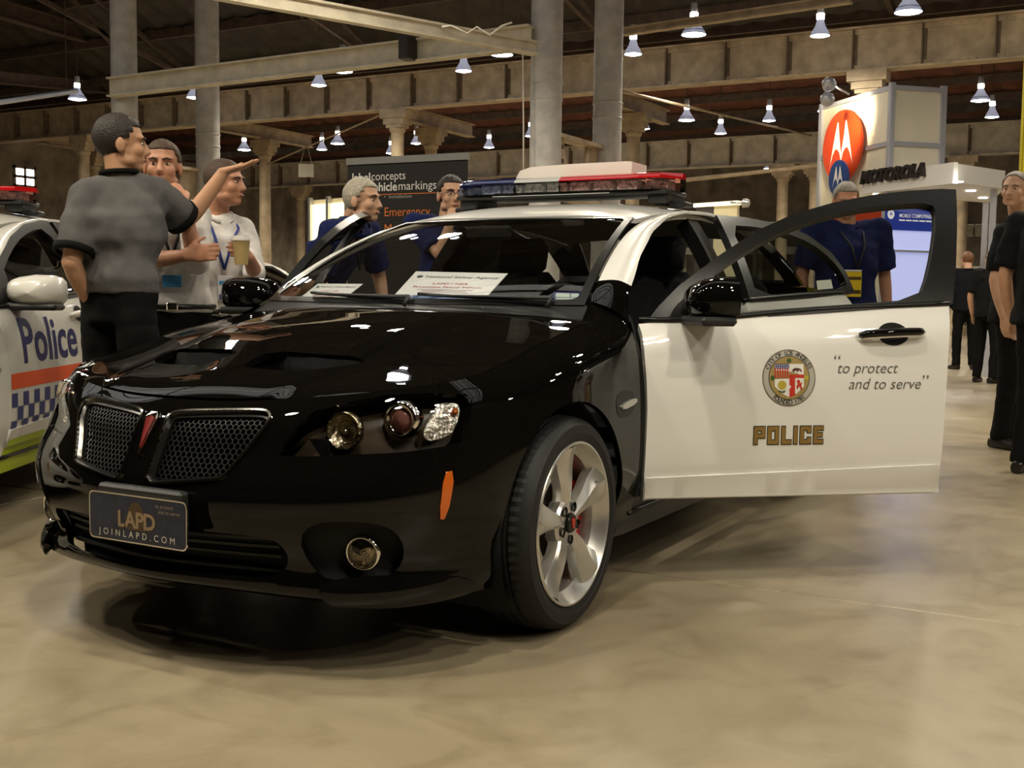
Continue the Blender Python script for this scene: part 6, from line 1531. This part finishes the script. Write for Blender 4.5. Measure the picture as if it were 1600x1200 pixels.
batwing = [(-.62, -.62), (-.50, -.16), (-.36, .30), (-.24, .64), (-.19, .66), (-.12, .30), (0, -.20), (.12, .30), (.19, .66), (.24, .64), (.36, .30), (.50, -.16), (.62, -.62), (.55, -.42), (.44, -.20), (.32, -.06), (.22, -.06), (.10, -.16), (0, -.42), (-.10, -.16), (-.22, -.06), (-.32, -.06), (-.44, -.20), (-.55, -.42)]
poly_obj('logo_mark', [(cs_+x*rs_*1.0, cz_+y*re_*1.05) for x, y in batwing], mat('logo_white', (.85, .83, .80), .4), tw, f, .122)
# round blue sign with the same mark, low on the tower
V = [(hit(1331, 279, TL, TA)[0]+.26*math.cos(t), hit(1331, 279, TL, TA)[1]+.26*math.sin(t)) for t in np.linspace(0, 2*PI, 33)[:-1]]
bl = mat('logo_blue', (.012, .05, .22), .4); c2s, c2z = hit(1331, 279, TL, TA)
mb = MB(); mb.prism(V, .20, .23, lambda x, y, h: tuple(f(np.array([(x, y, h)], float))[0])); mb.build('small_logo_disc', bl, tw); poly_obj('small_logo_mark', [(c2s+x*.24, c2z+y*.26) for x, y in batwing], mat('logo_white', (.85, .83, .80), .4), tw, f, .232)
slab_on('red_band', f, .05, LL-.05, 1.95, 2.35, .0, .03, red, tw)
# spot lamps on arms over the disc
for px, py, bx, by in ((1293, 128, 1326, 147), (1290, 153, 1302, 158)):
    p0 = at_depth(bx, by, 16.6); p1 = at_depth(px, py, 15.7); q = MB(); q.tube([p0, p1], .018, 6); q.build('spot_arm', al, tw, True)
    tgt = f(np.array([(cs_, cz_+.4, 0)], float))[0]; M = axes(p1-tgt); q = MB(); q.lathe([(.10, -.10), (.085, -.02), (.04, .05), (0, .06)], 16, M, p1); q.build('spot_shade', al, tw, True)
    q = MB(); q.lathe([(0, -.085), (.09, -.09)], 16, M, p1); q.build('spot_glow', mat('spot_glow', (1, 1, 1), .4, emit=(1, .93, .78), es=18), tw)
    l = bpy.data.lights.new('booth_spot', 'SPOT'); l.energy = 260; l.color = (1, .84, .55); l.spot_size = R(85); l.spot_blend = .7; l.shadow_soft_size = .08; o = bpy.data.objects.new('booth_spot', l); COL.objects.link(o); o.location = p1+(tgt-p1)*.07; o.rotation_euler = Vector(tgt-p1).to_track_quat('-Z', 'Y').to_euler()
# --- canopy with lettering and downlights
cn = empty('booth_canopy'); tag(cn, 'white flat canopy with black lettering and small downlights beside the tower', 'canopy')
cz = 2.55
def oz(px, py, z): d = ray(px, py); t = (z-CAM_C[2])/d[2]; return CAM_C+d*t
A_, B_ = at_depth(1344, 461, 16.3)[:2], at_depth(1482, 461, 14.7)[:2]
zc0 = above(1344, 301, *A_); zc1 = zc0+.24
C1_, C2_ = at_depth(1562, 461, 15.5)[:2], at_depth(1540, 461, 17.8)[:2]
mb = MB(); mb.prism([tuple(A_), tuple(B_), tuple(C1_), tuple(C2_)], zc0, zc1); mb.build('canopy_slab', mat('canopy_white', (.62, .60, .58), .5), cn)
ff = plane_map(A_, B_, 1)
v, F = text_mesh('MOTOROLA', size=1.0, align='LEFT', yalign='BOTTOM_BASELINE', bold=.035, extrude=.05)
sA, zA = hit(1349, 290, A_, B_); sB, zB = hit(1449, 279, A_, B_); hgt = (21.0/1770*15)
V = np.stack([sA+v[:, 0]*(sB-sA)/v[:, 0].max(), zA+(zB-zA)*v[:, 0]/v[:, 0].max()*0+v[:, 1]*hgt/.72+.02, v[:, 2]*.6+.05], 1)
V[:, 0] += v[:, 1]*hgt*.35
mobj('canopy_lettering', ff(V), F, mat('letter_black', (.02, .014, .012), .4), cn)
slab_on('canopy_fascia', ff, -.02, np.linalg.norm(B_-A_)+.02, zc0-.02, zc1+.01, -.05, .02, mat('canopy_white', (.62, .60, .58), .5), cn)
for i, (px, py) in enumerate(((1370, 301), (1497, 284), (1517, 298), (1536, 309))):
    p = oz(px, py, zc0-.004); q = MB(); q.lathe([(0, 0), (.06, .0), (.065, .01)], 14, None, p-np.array((0, 0, .008))); q.build('downlight', mat('spot_glow', (1, 1, 1), .4, emit=(1, .93, .78), es=18), cn)
l = bpy.data.lights.new('canopy_light', 'SPOT'); l.energy = 120; l.color = (.95, .95, 1); l.spot_size = R(130); l.shadow_soft_size = .3; o = bpy.data.objects.new('canopy_light', l); COL.objects.link(o); pm_ = (A_+B_+C1_+C2_)/4; o.location = (pm_[0], pm_[1], zc0-.06)
for sgn, cc in ((C1_+camdir(-.1, .1), 0), (C2_+camdir(-.1, -.1), 1)):
    mb = MB(); mb.box((sgn[0], sgn[1], zc0/2), (.08, .08, zc0)); mb.build('canopy_post', al, cn)
# --- lit blue panel
lp = empty('backlit_display'); tag(lp, 'backlit pale blue display panel with dark blue header behind the open door window', 'display panel')
a, b = vplane(1378, 1462, 13.2, 13.5); f = plane_map(a, b, 1); W_ = np.linalg.norm(b-a); zt = hit(1385, 322, a, b)[1]; zh = hit(1385, 359, a, b)[1]
slab_on('panel_board', f, 0, W_, .1, zt, -.06, 0, al, lp)
slab_on('panel_glow', f, .03, W_-.03, .2, zh, 0, .01, mat('blue_glow', (.6, .65, .95), .5, emit=(.45, .50, 1.0), es=.75), lp)
slab_on('panel_header', f, 0, W_, zh, zt, 0, .02, mat('header_blue', (.016, .035, .26), .4, emit=(.03, .06, .5), es=.25), lp)
zm = hit(1400, 392, a, b)[1]; slab_on('panel_rail', f, .03, W_-.03, zm-.012, zm+.012, 0, .03, al, lp)
def ptext(body, px0, px1, py, hpx, m):
    s, z = hit(px0, py, a, b); s1 = hit(px1, py, a, b)[0]; v, F = text_mesh(body, size=1.0, align='LEFT', yalign='CENTER', bold=.01); k = (s1-s)/v[:, 0].max(); mobj('panel_lettering', f(np.stack([s+v[:, 0]*k, z+v[:, 1]*hpx/1770*13.3/.7, v[:, 2]*0+.024], 1)), F, m, lp)
ww_ = mat('panel_white', (.8, .8, .85), .5, emit=(1, 1, 1), es=.3)
ptext('MOBILE COMPUTING', 1403, 1453, 337, 5.5, ww_)
s, z = hit(1403, 344, a, b); s1 = hit(1455, 344, a, b)[0]
for i in range(5): slab_on('small_print', f, s+(s1-s)*i/5, s+(s1-s)*(i+.85)/5, z-.008, z+.008, .02, .022, ww_, lp)
s, z = hit(1390, 335, a, b); poly_obj('panel_logo', [(s+.05*math.cos(t), z+.055*math.sin(t)) for t in np.linspace(0, 2*PI, 21)[:-1]], ww_, lp, f, .024); poly_obj('panel_logo_mark', [(s+x*.042, z+y*.05) for x, y in batwing], mat('header_blue', (.016, .035, .26), .4), lp, f, .026)
slab_on('panel_foot', f, -.05, W_+.05, 0, .1, -.2, .2, al, lp)
# --- yellow hoarding at the right edge
yp = empty('yellow_panel'); tag(yp, 'tall yellow panel at the right edge of the view', 'panel')
p0 = at_depth(1584, 461, 11.0)[:2]; p1 = at_depth(1640, 461, 10.6)[:2]; ff = plane_map(p0, p1, 1); zt = hit(1584, 73, p0, p1)[1]
slab_on('panel_face', ff, .03, 1.2, .02, zt-.03, -.05, 0, mat('yellow_board', (.50, .42, .012), .5), yp); slab_on('panel_edge', ff, 0, .03, 0, zt, -.06, .01, mat('yellow_board_edge', (.36, .30, .01), .5), yp)
